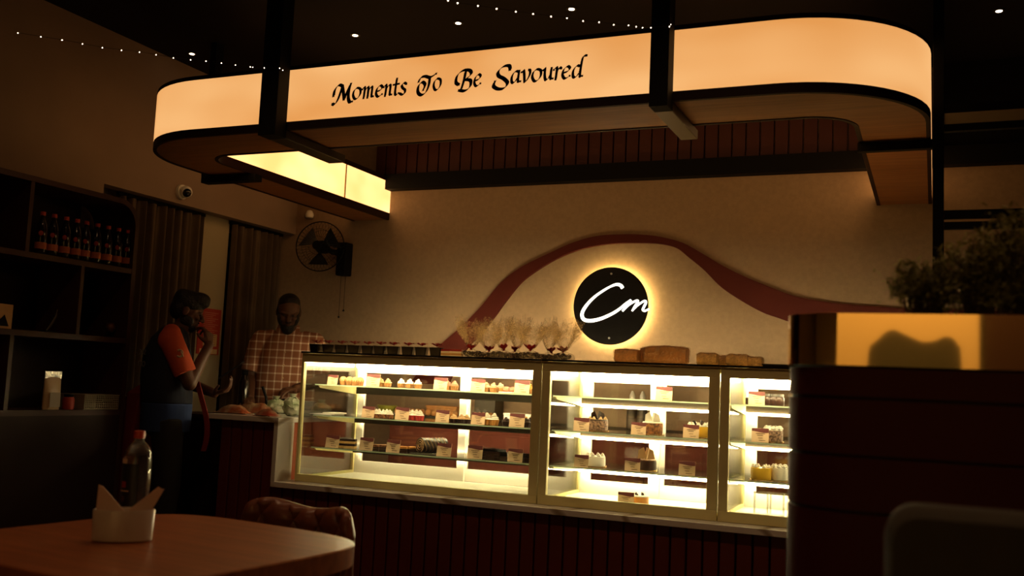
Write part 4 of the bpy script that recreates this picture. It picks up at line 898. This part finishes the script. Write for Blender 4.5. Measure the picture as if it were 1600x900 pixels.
labelpatch(.0369, vd-1.9, vd+.15, .03, .150, 'label', mat('black_label', (.006, .004, .004), .35)); labelpatch(.0372, vd-1.15, vd-.7, .088, .104, 'red_mark', M['labelr'])
labelpatch(.0372, vd-1.3, vd-.45, .078, .081, 'text_line', M['paper']); labelpatch(.0372, vd-1.05, vd-.75, .052, .066, 'text_block', M['ink']); labelpatch(.0370, vd-1.35, vd-.75, .1505, .163, 'pale_band', M['napkin'])
# quilted chair behind the table
ch = thing('dining_chair', 'brown quilted leather chair pushed in behind the wooden table', 'chair', (-1.80, 2.60, 0), -.16)
mb = MB(); nx, nz = 110, 56; F, Bk = [], []
for i in range(nx+1):
    u = i/nx*2-1; fr_, br_ = [], []
    for j in range(nz+1):
        v = j/nz; halfw = .235-.018*max(0, v-.8)*5; xx = u*halfw; zt_ = .755-.012*math.cos(u*PI)*1.2-.02*abs(u)**6*1.5; zz = .46+(zt_-.46)*v
        curve = -.07*u*u*1.0+.05; e_ = (1-abs(u)**14)*(1-abs(2*v-1)**14)
        q1, q2 = (u*4.2+v*3.6), (u*4.2-v*3.6); qu = min(abs(math.sin(q1*PI/2)), abs(math.sin(q2*PI/2)))**.5*.6; 
        fr_.append(mb.b.verts.new((xx, curve-.012-.040*e_*(.35+.65*min(1, qu*1.6)), zz))); br_.append(mb.b.verts.new((xx, curve+.014*e_, zz)))
    F.append(fr_); Bk.append(br_)
for i in range(nx):
    for j in range(nz): mb.b.faces.new((F[i][j], F[i+1][j], F[i+1][j+1], F[i][j+1])); mb.b.faces.new((Bk[i][j], Bk[i][j+1], Bk[i+1][j+1], Bk[i+1][j]))
for j in range(nz):
    mb.b.faces.new((F[0][j], F[0][j+1], Bk[0][j+1], Bk[0][j])); mb.b.faces.new((F[-1][j], Bk[-1][j], Bk[-1][j+1], F[-1][j+1]))
for i in range(nx):
    mb.b.faces.new((F[i][0], Bk[i][0], Bk[i+1][0], F[i+1][0])); mb.b.faces.new((F[i][-1], F[i+1][-1], Bk[i+1][-1], Bk[i][-1]))
mb.build('backrest', M['leather'], ch, smooth=50)
MB().box(-.2, .2, -.36, .02, .40, .46, bev=.02).build('seat', M['leather'], ch, smooth=40)
for a, b in ((-1, -1), (1, -1), (-1, 1), (1, 1)): MB().cyl((a*.17, -.16+b*.15, .40), (a*.19, -.16+b*.18, 0), .016, .010, seg=12).build('leg', M['black'], ch)

# ------------------------------------------------------------------ partition with brass planter, right foreground
PY = 1.9; px0 = X_at(1221, 1.1, PY+.02); pz = at(1400, 573, Y=PY).z
pt = thing('partition', 'dark red panelled partition with rounded end in the right foreground', 'partition', (.3, PY, 0))
def pill(x0, x1, y0, y1, r, z):
    return [(x0+r-r*math.sin(math.radians(a)), y0+r-r*math.cos(math.radians(a)), z) for a in range(0, 91, 10)] + [(x0+r-r*math.cos(math.radians(a)), y1-r+r*math.sin(math.radians(a)), z) for a in range(0, 91, 10)] + [(x1, y1, z), (x1, y0, z)]
zz = [0, .30, .55, .76, .95, 1.05, 1.155, pz-.0015]
mb = MB()
for a, b in zip(zz, zz[1:]): mb.loft([pill(px0, 1.8, PY, PY+.3, .13, a+.003), pill(px0, 1.8, PY, PY+.3, .13, b-.003)])
mb.build('panels', mat('partition_red', (.085, .007, .005), .6, spec=.3), pt, smooth=40)
MB().loft([pill(px0+.006, 1.79, PY+.006, PY+.294, .125, .0), pill(px0+.006, 1.79, PY+.006, PY+.294, .125, pz-.004)]).build('core', M['trimw'], pt)
gz = at(1400, 490, Y=PY).z
pl = thing('brass_planter', 'polished brass planter trough on top of the dark red partition', 'planter', (.3, PY, pz))
mb = MB(); P0, P1 = pill(px0, 1.78, PY+.002, PY+.298, .10, pz), pill(px0, 1.78, PY+.002, PY+.298, .10, gz)
mb.ribbon(P0+[P0[0]], P1+[P1[0]]); mb.build('trough', M['brass'], pl, smooth=40)
MB().loft([pill(px0+.006, 1.77, PY+.008, PY+.292, .10, pz+.001), pill(px0+.006, 1.77, PY+.008, PY+.292, .10, gz-.02)]).build('soil', M['dark'], pl)
def bush(c, sx, sy, sz, n, name, label, seed, m):
    rd = random.Random(seed); t = thing(name, label, 'plant', c); mb = MB(); st_ = MB()
    for k in range(n):
        a = rd.uniform(0, 2*PI); b = math.acos(rd.uniform(-.15, 1)); q_ = rd.random()**.4
        tip = Vector((c[0]+sx*q_*math.sin(b)*math.cos(a), c[1]+sy*q_*math.sin(b)*math.sin(a), c[2]+.02+sz*q_*math.cos(b)+abs(math.sin(b))*.05))
        root = Vector((c[0]+rd.uniform(-.03, .03), c[1]+rd.uniform(-.02, .02), c[2])); mid = root.lerp(tip, .5)+Vector((0, 0, .03))
        st_.tube([root, mid, tip], .0012, 4)
        for j in range(16):
            p_ = tip+Vector((rd.gauss(0, .013), rd.gauss(0, .013), rd.gauss(0, .012))); d1 = Vector((rd.uniform(-1, 1), rd.uniform(-1, 1), rd.uniform(-.6, 1))).normalized()*rd.uniform(.006, .012)
            d2 = d1.cross(Vector((rd.uniform(-1, 1), rd.uniform(-1, 1), 1))).normalized()*.0028
            mb.b.faces.new([mb.b.verts.new(v) for v in (p_-d1, p_+d2, p_+d1, p_-d2)])
    mb.build('foliage', m, t); st_.build('stems', M['stem'], t); return t
def gp(px): return X_at(px, gz, PY+.15)
bush((gp(1445), PY+.15, gz-.018), .062, .06, .10, 70, 'planter_plant', 'low feathery plant at the left end of the brass planter', 1, M['leaf'])
bush((gp(1530), PY+.16, gz-.018), .075, .06, .15, 120, 'planter_plant', 'taller dark feathery plant in the middle of the brass planter', 2, M['leaf'])
bush((gp(1595), PY+.13, gz-.018), .075, .06, .21, 130, 'planter_plant', 'tallest feathery plant at the right edge of the photo', 3, M['leaf'])
bush((gp(1700), PY+.13, gz-.018), .09, .07, .25, 110, 'planter_plant', 'feathery plant beyond the right edge of the photo', 4, M['leaf'])
# grey seat back, nearest right
gs = thing('sofa', 'dark grey upholstered sofa back at the lower right corner', 'sofa', (.2, 1.25, 0), 0)
x0 = X_at(1382, .98, 1.25); zt_ = at(1500, 797, Y=1.25).z
def rrect(x0, x1, z0, z1, r, y): return [(x0+r-r*math.cos(math.radians(a)), y, z1-r+r*math.sin(math.radians(a))) for a in range(0, 91, 10)] + [(x1-r+r*math.sin(math.radians(a)), y, z1-r+r*math.cos(math.radians(a))) for a in range(0, 91, 10)] + [(x1, y, z0), (x0, y, z0)]
MB().loft([rrect(x0+.01, .69, .46, zt_-.01, .03, 1.22), rrect(x0, .70, .45, zt_, .035, 1.24), rrect(x0, .70, .45, zt_, .035, 1.30), rrect(x0+.01, .69, .46, zt_-.01, .03, 1.32)]).build('backrest', M['grey'], gs, smooth=50)
MB().box(x0, .70, .78, 1.215, .32, .45, bev=.02).build('seat', M['grey'], gs, smooth=40)
for X in (x0+.03, .67):
    for Y in (.81, 1.28): MB().box(X-.015, X+.015, Y-.015, Y+.015, 0, .449 if Y > 1.2 else .319).build('leg', M['black'], gs)

# ------------------------------------------------------------------ black metal frame right of the canopy
fr = thing('metal_frame', 'tall black metal frame with double crossbars at the right of the canopy', 'frame', (.02, 4.47, 0))
PX0 = .0
MB().box(-.008, .036, 4.45, 4.49, 0, CH-.002).build('post', M['black'], fr, bev=.002)
for z0, z1 in ((2.325, 2.362), (2.245, 2.275), (1.93, 1.965), (1.885, 1.915)): MB().box(.0365, 1.9, 4.455, 4.485, z0+.06 if z0 > 2.1 else z0, z1+.06 if z0 > 2.1 else z1).build('crossbar', M['black'], fr)
MB().box(.0365, 1.9, 4.456, 4.60, 2.336, 2.384).build('shelf_board', mat('pale_board', (.45, .36, .22), .6), fr)
MB().box(-.34, -.009, 4.86, 4.90, 2.335, 2.378).build('bracket_bar', M['black'], fr); MB().box(-.008, .036, 4.491, 4.90, 2.335, 2.378).build('bracket_bar', M['black'], fr)
MB().box(1.86, 1.90, 4.4551, 4.4849, 0, 1.884).build('post', M['black'], fr)

# ------------------------------------------------------------------ ceiling downlights and string lights
for k, (a, b) in enumerate(((300, 84), (555, 55), (716, 36), (893, 14), (1561, 17))):
    p = at(a, b, Z=CH-.004); t = thing('downlight', 'small round ceiling downlight, %s from left' % ORD[k], 'downlight', (p.x, p.y, CH), group='ceiling downlights')
    MB().lathe([(.030, -.001), (.030, -.006), (.018, -.006), (.018, -.001)], (p.x, p.y, CH), 24).build('trim_ring', M['rail'], t); MB().cyl((p.x, p.y, CH-.002), (p.x, p.y, CH-.0072), .0165, seg=20).build('lens', M['down'], t)
for k, (a, b) in enumerate(FILL_DOWN):  # rings for the added fill lamps, outside the frame
    t = thing('downlight', 'unseen ceiling downlight added over the seating side as front fill', 'downlight', (a, b, CH), group='added downlights over the seats')
    MB().lathe([(.030, -.001), (.030, -.006), (.018, -.006), (.018, -.001)], (a, b, CH), 24).build('trim_ring', M['rail'], t)
def string(pts, px, label, ya, yb, z=None):
    t = thing('string_light', label, 'string light'); L = []
    n = len(px)
    P = [at(a, b, Y=ya+(yb-ya)*i/(n-1)) for i, (a, b) in enumerate(px)]
    t.location = P[0]; OFF[t.name] = P[0].copy()
    MB().tube(P, .0009, 4).build('wire', M['black'], t)
    for p in P: MB().ball(p-Vector((0, 0, .002)), .0023, 8).build('bulb', M['fairy'], t)
string(None, [(28, 51), (64, 57), (97, 62), (129, 68), (160, 74), (190, 78), (218, 81), (244, 85), (271, 90), (298, 93), (322, 95), (346, 98), (368, 101), (391, 104), (395, 104.5), (413, 105.5), (437, 106), (442, 109)], 'string of tiny lights draped from the left to the left hanger', 2.9, 3.872)
string(None, [(700, 0), (715, 4), (747, 8.5), (776, 13), (806, 17.5), (833, 21), (861, 25), (886, 27.5), (911, 32), (936, 34), (959, 38), (982, 39), (994, 41), (1004, 42.5), (1017, 42.5), (1046, 41), (1048, 37.5)], 'string of tiny lights draped to the right hanger', 2.9, 3.872)
string(None, [(1569, 499), (1576, 519), (1580, 530), (1599, 529), (1620, 520)], 'string of tiny lights behind the planter at the right edge', 2.25, 2.28)

# ------------------------------------------------------------------ shapes added behind the viewer for the brass to mirror
cb = thing('reflection_chair', 'guessed high backed chair added behind the viewpoint as a dark shape in the brass', 'chair', (.0, -1.0, 0))
pp = crom([(-.27, 0, .5), (-.28, 0, 1.30), (-.24, 0, 1.42), (-.18, 0, 1.475), (-.11, 0, 1.45), (-.05, 0, 1.425), (.0, 0, 1.43), (.05, 0, 1.45), (.09, 0, 1.42), (.11, 0, 1.3), (.12, 0, .5)], 5)
MB().prism([(p.x, -1.02, p.z) for p in pp], (0, .08, 0)).build('backrest', M['grey'], cb); MB().box(-.25, .10, -1.45, -1.021, .36, .48, bev=.02).build('seat', M['grey'], cb)
for X in (-.22, .07):
    for Y in (-1.42, -.98): MB().cyl((X, Y, 0), (X, Y, .36 if Y < -1.1 else .499), .014, seg=10).build('leg', M['black'], cb)

# ------------------------------------------------------------------ people
def fuse(parts, voxel, name, m, parent, smooth=6):
    mb = MB()
    for p in parts:
        k = p[0]
        if k == 'c':
            _, a, b, ra, rb = p; mb.cyl(a, b, ra, rb, 20); mb.ball(a, ra, 20); mb.ball(b, rb, 20)
        elif k == 'f': _, a, b, ra, rb = p; mb.cyl(a, b, ra, rb, 28)
        elif k == 'e': mb.ball(p[1], p[2], 24, p[3] if len(p) > 3 else None)
        elif k == 'l': mb.loft([[(cx+rx*math.cos(2*PI*i/32)*1.0, cy+ry*math.sin(2*PI*i/32), z) for i in range(32)] for z, cx, cy, rx, ry in p[1]])
    bmesh.ops.recalc_face_normals(mb.b, faces=mb.b.faces)
    me = bpy.data.meshes.new('raw'); mb.b.to_mesh(me); mb.b.free(); o = bpy.data.objects.new('raw', me); col.objects.link(o)
    r = o.modifiers.new('r', 'REMESH'); r.mode = 'VOXEL'; r.voxel_size = voxel
    if smooth: s_ = o.modifiers.new('s', 'SMOOTH'); s_.factor = .5; s_.iterations = smooth
    dg = bpy.context.evaluated_depsgraph_get(); me2 = bpy.data.meshes.new_from_object(o.evaluated_get(dg)); bpy.data.objects.remove(o)
    me2.name = name; q = bpy.data.objects.new(name, me2); col.objects.link(q); me2.materials.clear(); me2.materials.append(m); q.parent = parent; OFF[q.name] = Vector()
    for p_ in me2.polygons: p_.use_smooth = True
    return q
def hand(w, d, n, side, curl=.6, s=1.0):
    # w wrist, d pointing to the fingers, n palm normal, side = +1/-1 where the thumb sits along d x n
    w, d, n = Vector(w), Vector(d).normalized(), Vector(n).normalized(); n = (n-d*n.dot(d)).normalized(); t = d.cross(n)*side; P = []
    for k in range(4):
        o_ = t*(.028-.019*k)*s; P.append(('c', w+o_*.55+d*.01, w+o_+d*(.082-.004*abs(k-1))*s, .014*s, .0115*s))
        L = (.040, .045, .041, .031)[k]*s; p = w+o_+d*(.084-.004*abs(k-1))*s; a = 0
        for j, f in enumerate((1, .7, .55)):
            a += curl*(.8+.12*k); q = p+(d*math.cos(a)+n*math.sin(a))*L*f; P.append(('c', p, q, (.0092-.0009*j)*s, (.0086-.001*j)*s)); p = q
    p = w+t*.026*s+d*.022*s+n*.006; q = p+(t*.75+d*.6+n*.35).normalized()*.038*s; r = q+(d*.85+n*.5+t*.15).normalized()*.032*s
    P += [('c', p, q, .013*s, .010*s), ('c', q, r, .010*s, .0082*s)]; return P
def head(c, tilt, yaw=0, s=1.0):
    e = Euler((-tilt, 0, yaw)); m = e.to_matrix(); c = Vector(c)
    def T(x, y, z): return c+m @ (Vector((x, y, z))*s)
    def E_(x, y, z, r): return ('e', T(x, y, z), tuple(v*s for v in r), e)
    skin = [E_(0, -.005, .025, (.074, .094, .088)), E_(0, .02, -.04, (.060, .068, .072)), E_(0, .055, -.085, (.034, .034, .026)), E_(0, .068, .022, (.056, .022, .012)),
            ('c', T(0, .085, .012), T(0, .108, -.022), .009*s, .013*s), E_(.011, .098, -.026, (.009, .010, .007)), E_(-.011, .098, -.026, (.009, .010, .007)),
            E_(.036, .066, -.018, (.02, .02, .018)), E_(-.036, .066, -.018, (.02, .02, .018)), E_(0, .086, -.053, (.022, .012, .006)), E_(0, .085, -.063, (.019, .011, .006)),
            E_(.076, -.008, -.008, (.010, .018, .030)), E_(-.076, -.008, -.008, (.010, .018, .030))]
    hair = [E_(0, -.012, .045, (.082, .098, .082)), E_(0, -.045, .0, (.078, .062, .075))]
    beard = [E_(0, .052, -.088, (.046, .042, .034)), E_(.045, .02, -.055, (.024, .045, .036)), E_(-.045, .02, -.055, (.024, .045, .036)), E_(0, .092, -.042, (.026, .009, .006))]
    return skin, hair, beard, T
def eyes(T, parent, s=1.0):
    for x in (-.03, .03): MB().ball(T(x, .083, .004), (.011, .009, .006), 12).build('eye', mat('eye_dark', (.05, .035, .03), .4), parent, smooth=60)

# man at the left, side on, hand to his chin
m1 = thing('person', 'man in dark t-shirt with orange sleeves standing side on with hand raised to his chin', 'person', (-4.24, 4.69, 0), -.85)
local(m1)
sk, hr, bd, T = head((0, .045, 1.515), .35)
hr += [('e', T(0, .03, .088), (.076, .075, .048)), ('e', T(0, .062, .078), (.068, .045, .034)), ('e', T(.0, -.06, .07), (.07, .05, .05))]
wR, wL = (.075, .185, 1.31), (-.02, .24, 1.02)
body = sk+[('c', (0, -.02, 1.36), (0, .045, 1.44), .058, .054), ('l', [(.80, 0, -.03, .15, .11), (.95, 0, -.03, .155, .12), (1.1, 0, -.04, .165, .125), (1.25, 0, -.045, .17, .115), (1.36, 0, -.03, .13, .08), (1.40, 0, -.02, .07, .06)]),
 ('c', (.175, -.035, 1.33), (.20, .09, 1.075), .052, .042), ('c', (.20, .09, 1.075), wR, .041, .028), ('c', (-.175, -.035, 1.33), (-.20, .06, 1.08), .052, .042), ('c', (-.20, .06, 1.08), wL, .041, .028)]
body += hand(wR, (-.35, -.1, 1), (-.5, -.6, -.3), 1, .75) + hand(wL, (.5, .8, .25), (0, -.1, 1), 1, .6)
for s_ in (-1, 1): body += [('c', (s_*.085, -.02, .82), (s_*.10, .01, .46), .085, .058), ('c', (s_*.10, .01, .46), (s_*.11, -.02, .08), .055, .038), ('c', (s_*.11, -.03, .045), (s_*.12, .12, .035), .04, .032)]
body += [('e', (0, -.03, .84), (.15, .115, .10))]
fuse(body, .0045, 'body', M['skin'], m1, 4)
fuse(hr, .007, 'hair', M['hair'], m1, 3); fuse(bd, .006, 'beard', M['hair'], m1, 3); eyes(T, m1)
fuse([('l', [(.95, 0, -.03, .178, .148), (1.1, 0, -.045, .19, .153), (1.25, 0, -.05, .19, .14), (1.345, 0, -.04, .165, .11), (1.40, 0, -.025, .09, .078), (1.415, 0, -.02, .072, .066)])], .007, 'shirt', M['navy'], m1)
fuse([('l', [(.78, 0, -.03, .175, .145), (.86, 0, -.03, .178, .147), (.955, 0, -.03, .178, .148)])], .007, 'shirt_hem', M['blue'], m1)
for s_ in (1, -1):
    sl_ = fuse([('c', (s_*.10, -.035, 1.372), (s_*.165, -.035, 1.335), .055, .070), ('e', (s_*.165, -.035, 1.325), (.074, .074, .070)), ('f', (s_*.172, -.035, 1.33), (s_*.203, .062, 1.135), .070, .066)], .006, 'sleeve', M['orange'], m1)
    if s_ > 0:
        cc = Vector((.262, .022, 1.25)); ps = [cc+Vector((-.004*abs(math.sin(a)), .017*math.cos(a), .020*math.sin(a))) for a in [(-2.4+k*.25) for k in range(20)]]
        MB().tube(ps, .0055, 8).build('sleeve_logo', M['paper'], sl_); MB().tube([cc+Vector((0, .006, .012)), cc+Vector((0, .016, -.008)), cc+Vector((0, .022, -.018))], .0045, 8).build('sleeve_logo', M['paper'], sl_)
tr = [('e', (0, -.03, .83), (.165, .13, .10))]
for s_ in (-1, 1): tr += [('f', (s_*.085, -.02, .86), (s_*.10, .01, .46), .098, .075), ('e', (s_*.10, .01, .46), (.075, .075, .08)), ('f', (s_*.10, .01, .46), (s_*.11, -.02, .07), .074, .062)]
fuse(tr, .009, 'trousers', M['pants'], m1)
for s_ in (-1, 1): fuse([('c', (s_*.11, -.05, .045), (s_*.12, .13, .038), .046, .038), ('e', (s_*.11, -.03, .07), (.048, .06, .05))], .008, 'shoe', M['black'], m1, 3)
def txt(body_, size, loc, rot, name, m, parent):
    cu = bpy.data.curves.new('t', 'FONT'); cu.body = body_; cu.size = size; cu.extrude = .0008; cu.align_x = 'CENTER'; o = bpy.data.objects.new('t', cu); col.objects.link(o)
    dg = bpy.context.evaluated_depsgraph_get(); me = bpy.data.meshes.new_from_object(o.evaluated_get(dg)); bpy.data.objects.remove(o); me.name = name
    me.transform(Matrix.Translation(loc) @ Euler(rot).to_matrix().to_4x4()); q = bpy.data.objects.new(name, me); col.objects.link(q); me.materials.clear(); me.materials.append(m); q.parent = parent; return q
gm = mat('grey_print', (.22, .21, .2), .7)
for z, s_ in (('202', 1.235), ('ITO', 1.165)): txt(z, .045, (.118, -.188, s_), (PI/2, 0, .62), 'back_print', gm, m1)
# red delivery bag hanging at his back and its strap
bg = thing('delivery_bag', 'red delivery bag standing behind the man with orange sleeves', 'bag', (-4.50, 4.62, 0))
MB().loft([[(-4.52+s_*.085*k_+x_, 4.70+t_*.09*k_, z) for s_, t_ in ((-1, -1), (1, -1), (1, 1), (-1, 1))] for k_, z, x_ in ((1, .002, -.02), (1.05, .5, -.02), (1.0, .75, -.02), (.75, 1.0, .02), (.3, 1.06, .05))]).build('bag', M['redbag'], bg, bev=.02)
MB().tube([(-4.49, 4.68, 1.05), (-4.48, 4.68, 1.09), (-4.45, 4.70, 1.05)], .006).build('handle', M['black'], bg)
st = thing('red_strap', 'red cloth hanging in front of the man with orange sleeves', 'strap', (-3.98, 4.70, .6))
mb = MB(); Q = [at(*p, Y=4.70) for p in ((306, 596), (313, 622), (320, 650), (322, 672), (320, 690), (316, 705))]; Q = crom(Q, 6)
mb.ribbon([q+Vector((-.012, 0, 0)) for q in Q], [q+Vector((.016, .01, 0)) for q in Q], (0, .006, 0)); mb.build('strap', M['redbag'], st); tip = Q[-1]; MB().box(tip.x-.02, tip.x+.02, tip.y-.004, tip.y+.012, tip.z-.03, tip.z, bev=.003).build('buckle', M['black'], st)

# man behind the counter, facing the viewer, head bowed
m2 = thing('person', 'bearded man in short sleeved plaid shirt behind the counter looking down', 'person', (-4.25, 5.82, 0), -2.62)
local(m2)
sk, hr, bd, T = head((0, .085, 1.60), .45, .12, 1.05)
hr = [('e', T(0, -.018, .05), (.078, .092, .076)), ('e', T(0, -.045, .0), (.074, .058, .07)), ('e', T(.068, .0, .012), (.012, .03, .04)), ('e', T(-.068, .0, .012), (.012, .03, .04))]
bd += [('e', T(0, .055, -.10), (.045, .04, .045)), ('e', T(.055, .035, -.03), (.02, .03, .04)), ('e', T(-.055, .035, -.03), (.02, .03, .04))]
wR, wL = (.20, .27, .99), (-.10, .30, 1.06)
body = sk+[('c', (0, -.01, 1.42), (0, .055, 1.53), .062, .058), ('l', [(.85, 0, 0, .17, .13), (1.0, 0, .01, .19, .15), (1.15, 0, 0, .19, .15), (1.3, 0, -.01, .185, .13), (1.42, 0, -.01, .15, .09), (1.47, 0, 0, .07, .06)]),
 ('c', (.205, -.01, 1.39), (.245, .02, 1.12), .055, .045), ('c', (.245, .02, 1.12), wR, .043, .029), ('c', (-.205, -.01, 1.39), (-.245, .02, 1.12), .055, .045), ('c', (-.245, .02, 1.12), wL, .043, .029)]
body += hand(wR, (-.1, .95, -.35), (0, -.3, -1), -1, .4) + hand(wL, (.6, .7, -.1), (0, -.3, -1), 1, .5)
for s_ in (-1, 1): body += [('c', (s_*.09, 0, .87), (s_*.10, .01, .48), .09, .06), ('c', (s_*.10, .01, .48), (s_*.11, -.02, .08), .057, .04), ('c', (s_*.11, -.03, .045), (s_*.12, .12, .035), .04, .032)]
body += [('e', (0, 0, .89), (.17, .13, .10))]
fuse(body, .0045, 'body', M['skin'], m2, 4)
fuse(hr, .006, 'hair', M['hair'], m2, 3); fuse(bd, .006, 'beard', M['hair'], m2, 3); eyes(T, m2)
fuse([('l', [(.80, 0, 0, .195, .155), (.95, 0, .01, .21, .175), (1.12, 0, .005, .212, .17), (1.28, 0, -.005, .205, .15), (1.40, 0, -.01, .175, .112), (1.455, 0, 0, .09, .078), (1.475, 0, .0, .075, .07)])]
  + [q for s_ in (1, -1) for q in (('c', (s_*.12, -.01, 1.42), (s_*.19, -.01, 1.395), .052, .070), ('e', (s_*.19, -.01, 1.375), (.076, .074, .068)), ('f', (s_*.20, -.01, 1.375), (s_*.243, .012, 1.165), .073, .072))], .006, 'shirt', M['plaid'], m2)
cl = MB()
for s_ in (1, -1): cl.prism([(s_*.012, .082, 1.435), (s_*.052, .092, 1.405), (s_*.082, .055, 1.47), (s_*.075, .01, 1.505), (s_*.055, .04, 1.505)], (0, -.004, .003))
cl.build('collar', M['plaid'], m2)
pk = MB()
for z in (.95, 1.04, 1.13, 1.22, 1.31): pk.ball((.0, .005+(.184 if z < 1.1 else .176 if z < 1.2 else .16 if z < 1.3 else .148), z), .006, 10)
pk.build('buttons', M['paper'], m2)
tr = [('e', (0, 0, .87), (.182, .142, .10))]
for s_ in (-1, 1): tr += [('f', (s_*.09, 0, .9), (s_*.10, .01, .48), .10, .077), ('e', (s_*.10, .01, .48), (.077, .077, .08)), ('f', (s_*.10, .01, .48), (s_*.11, -.02, .07), .076, .064)]
fuse(tr, .009, 'trousers', M['pants'], m2)
for s_ in (-1, 1): fuse([('c', (s_*.11, -.05, .045), (s_*.12, .13, .038), .046, .038), ('e', (s_*.11, -.03, .07), (.048, .06, .05))], .008, 'shoe', M['black'], m2, 3)

t = thing('reflection_blocker', 'dark panel added behind the viewpoint to darken part of the brass reflection', 'screen', (.75, -1.4, 0))  # unseen panel added to cut off the lit wall in the brass
MB().box(.22, 1.9, -1.45, -1.42, 0, 2.2, bev=.004).build('panel', M['trimw'], t); MB().box(.20, .2195, -1.46, -1.41, 0, 2.22).build('edge', M['black'], t)
t = thing('gap_dark_block', 'cabinet shape added to darken the gap between the left wall and the counter', 'cabinet', (-4.35, 5.2, 0))  # added to darken the bright wall strip beside the counter end
MB().box(-4.66, -4.04, 5.12, 5.42, .04, .85).build('body', M['trimw'], t, bev=.003); MB().box(-4.68, -4.03, 5.10, 5.43, .851, .875).build('top', M['trimw'], t, bev=.002)
MB().box(-4.64, -4.36, 5.104, 5.119, .08, .83).build('door', M['trimw'], t, bev=.002); MB().box(-4.34, -4.06, 5.104, 5.119, .08, .83).build('door', M['trimw'], t, bev=.002)
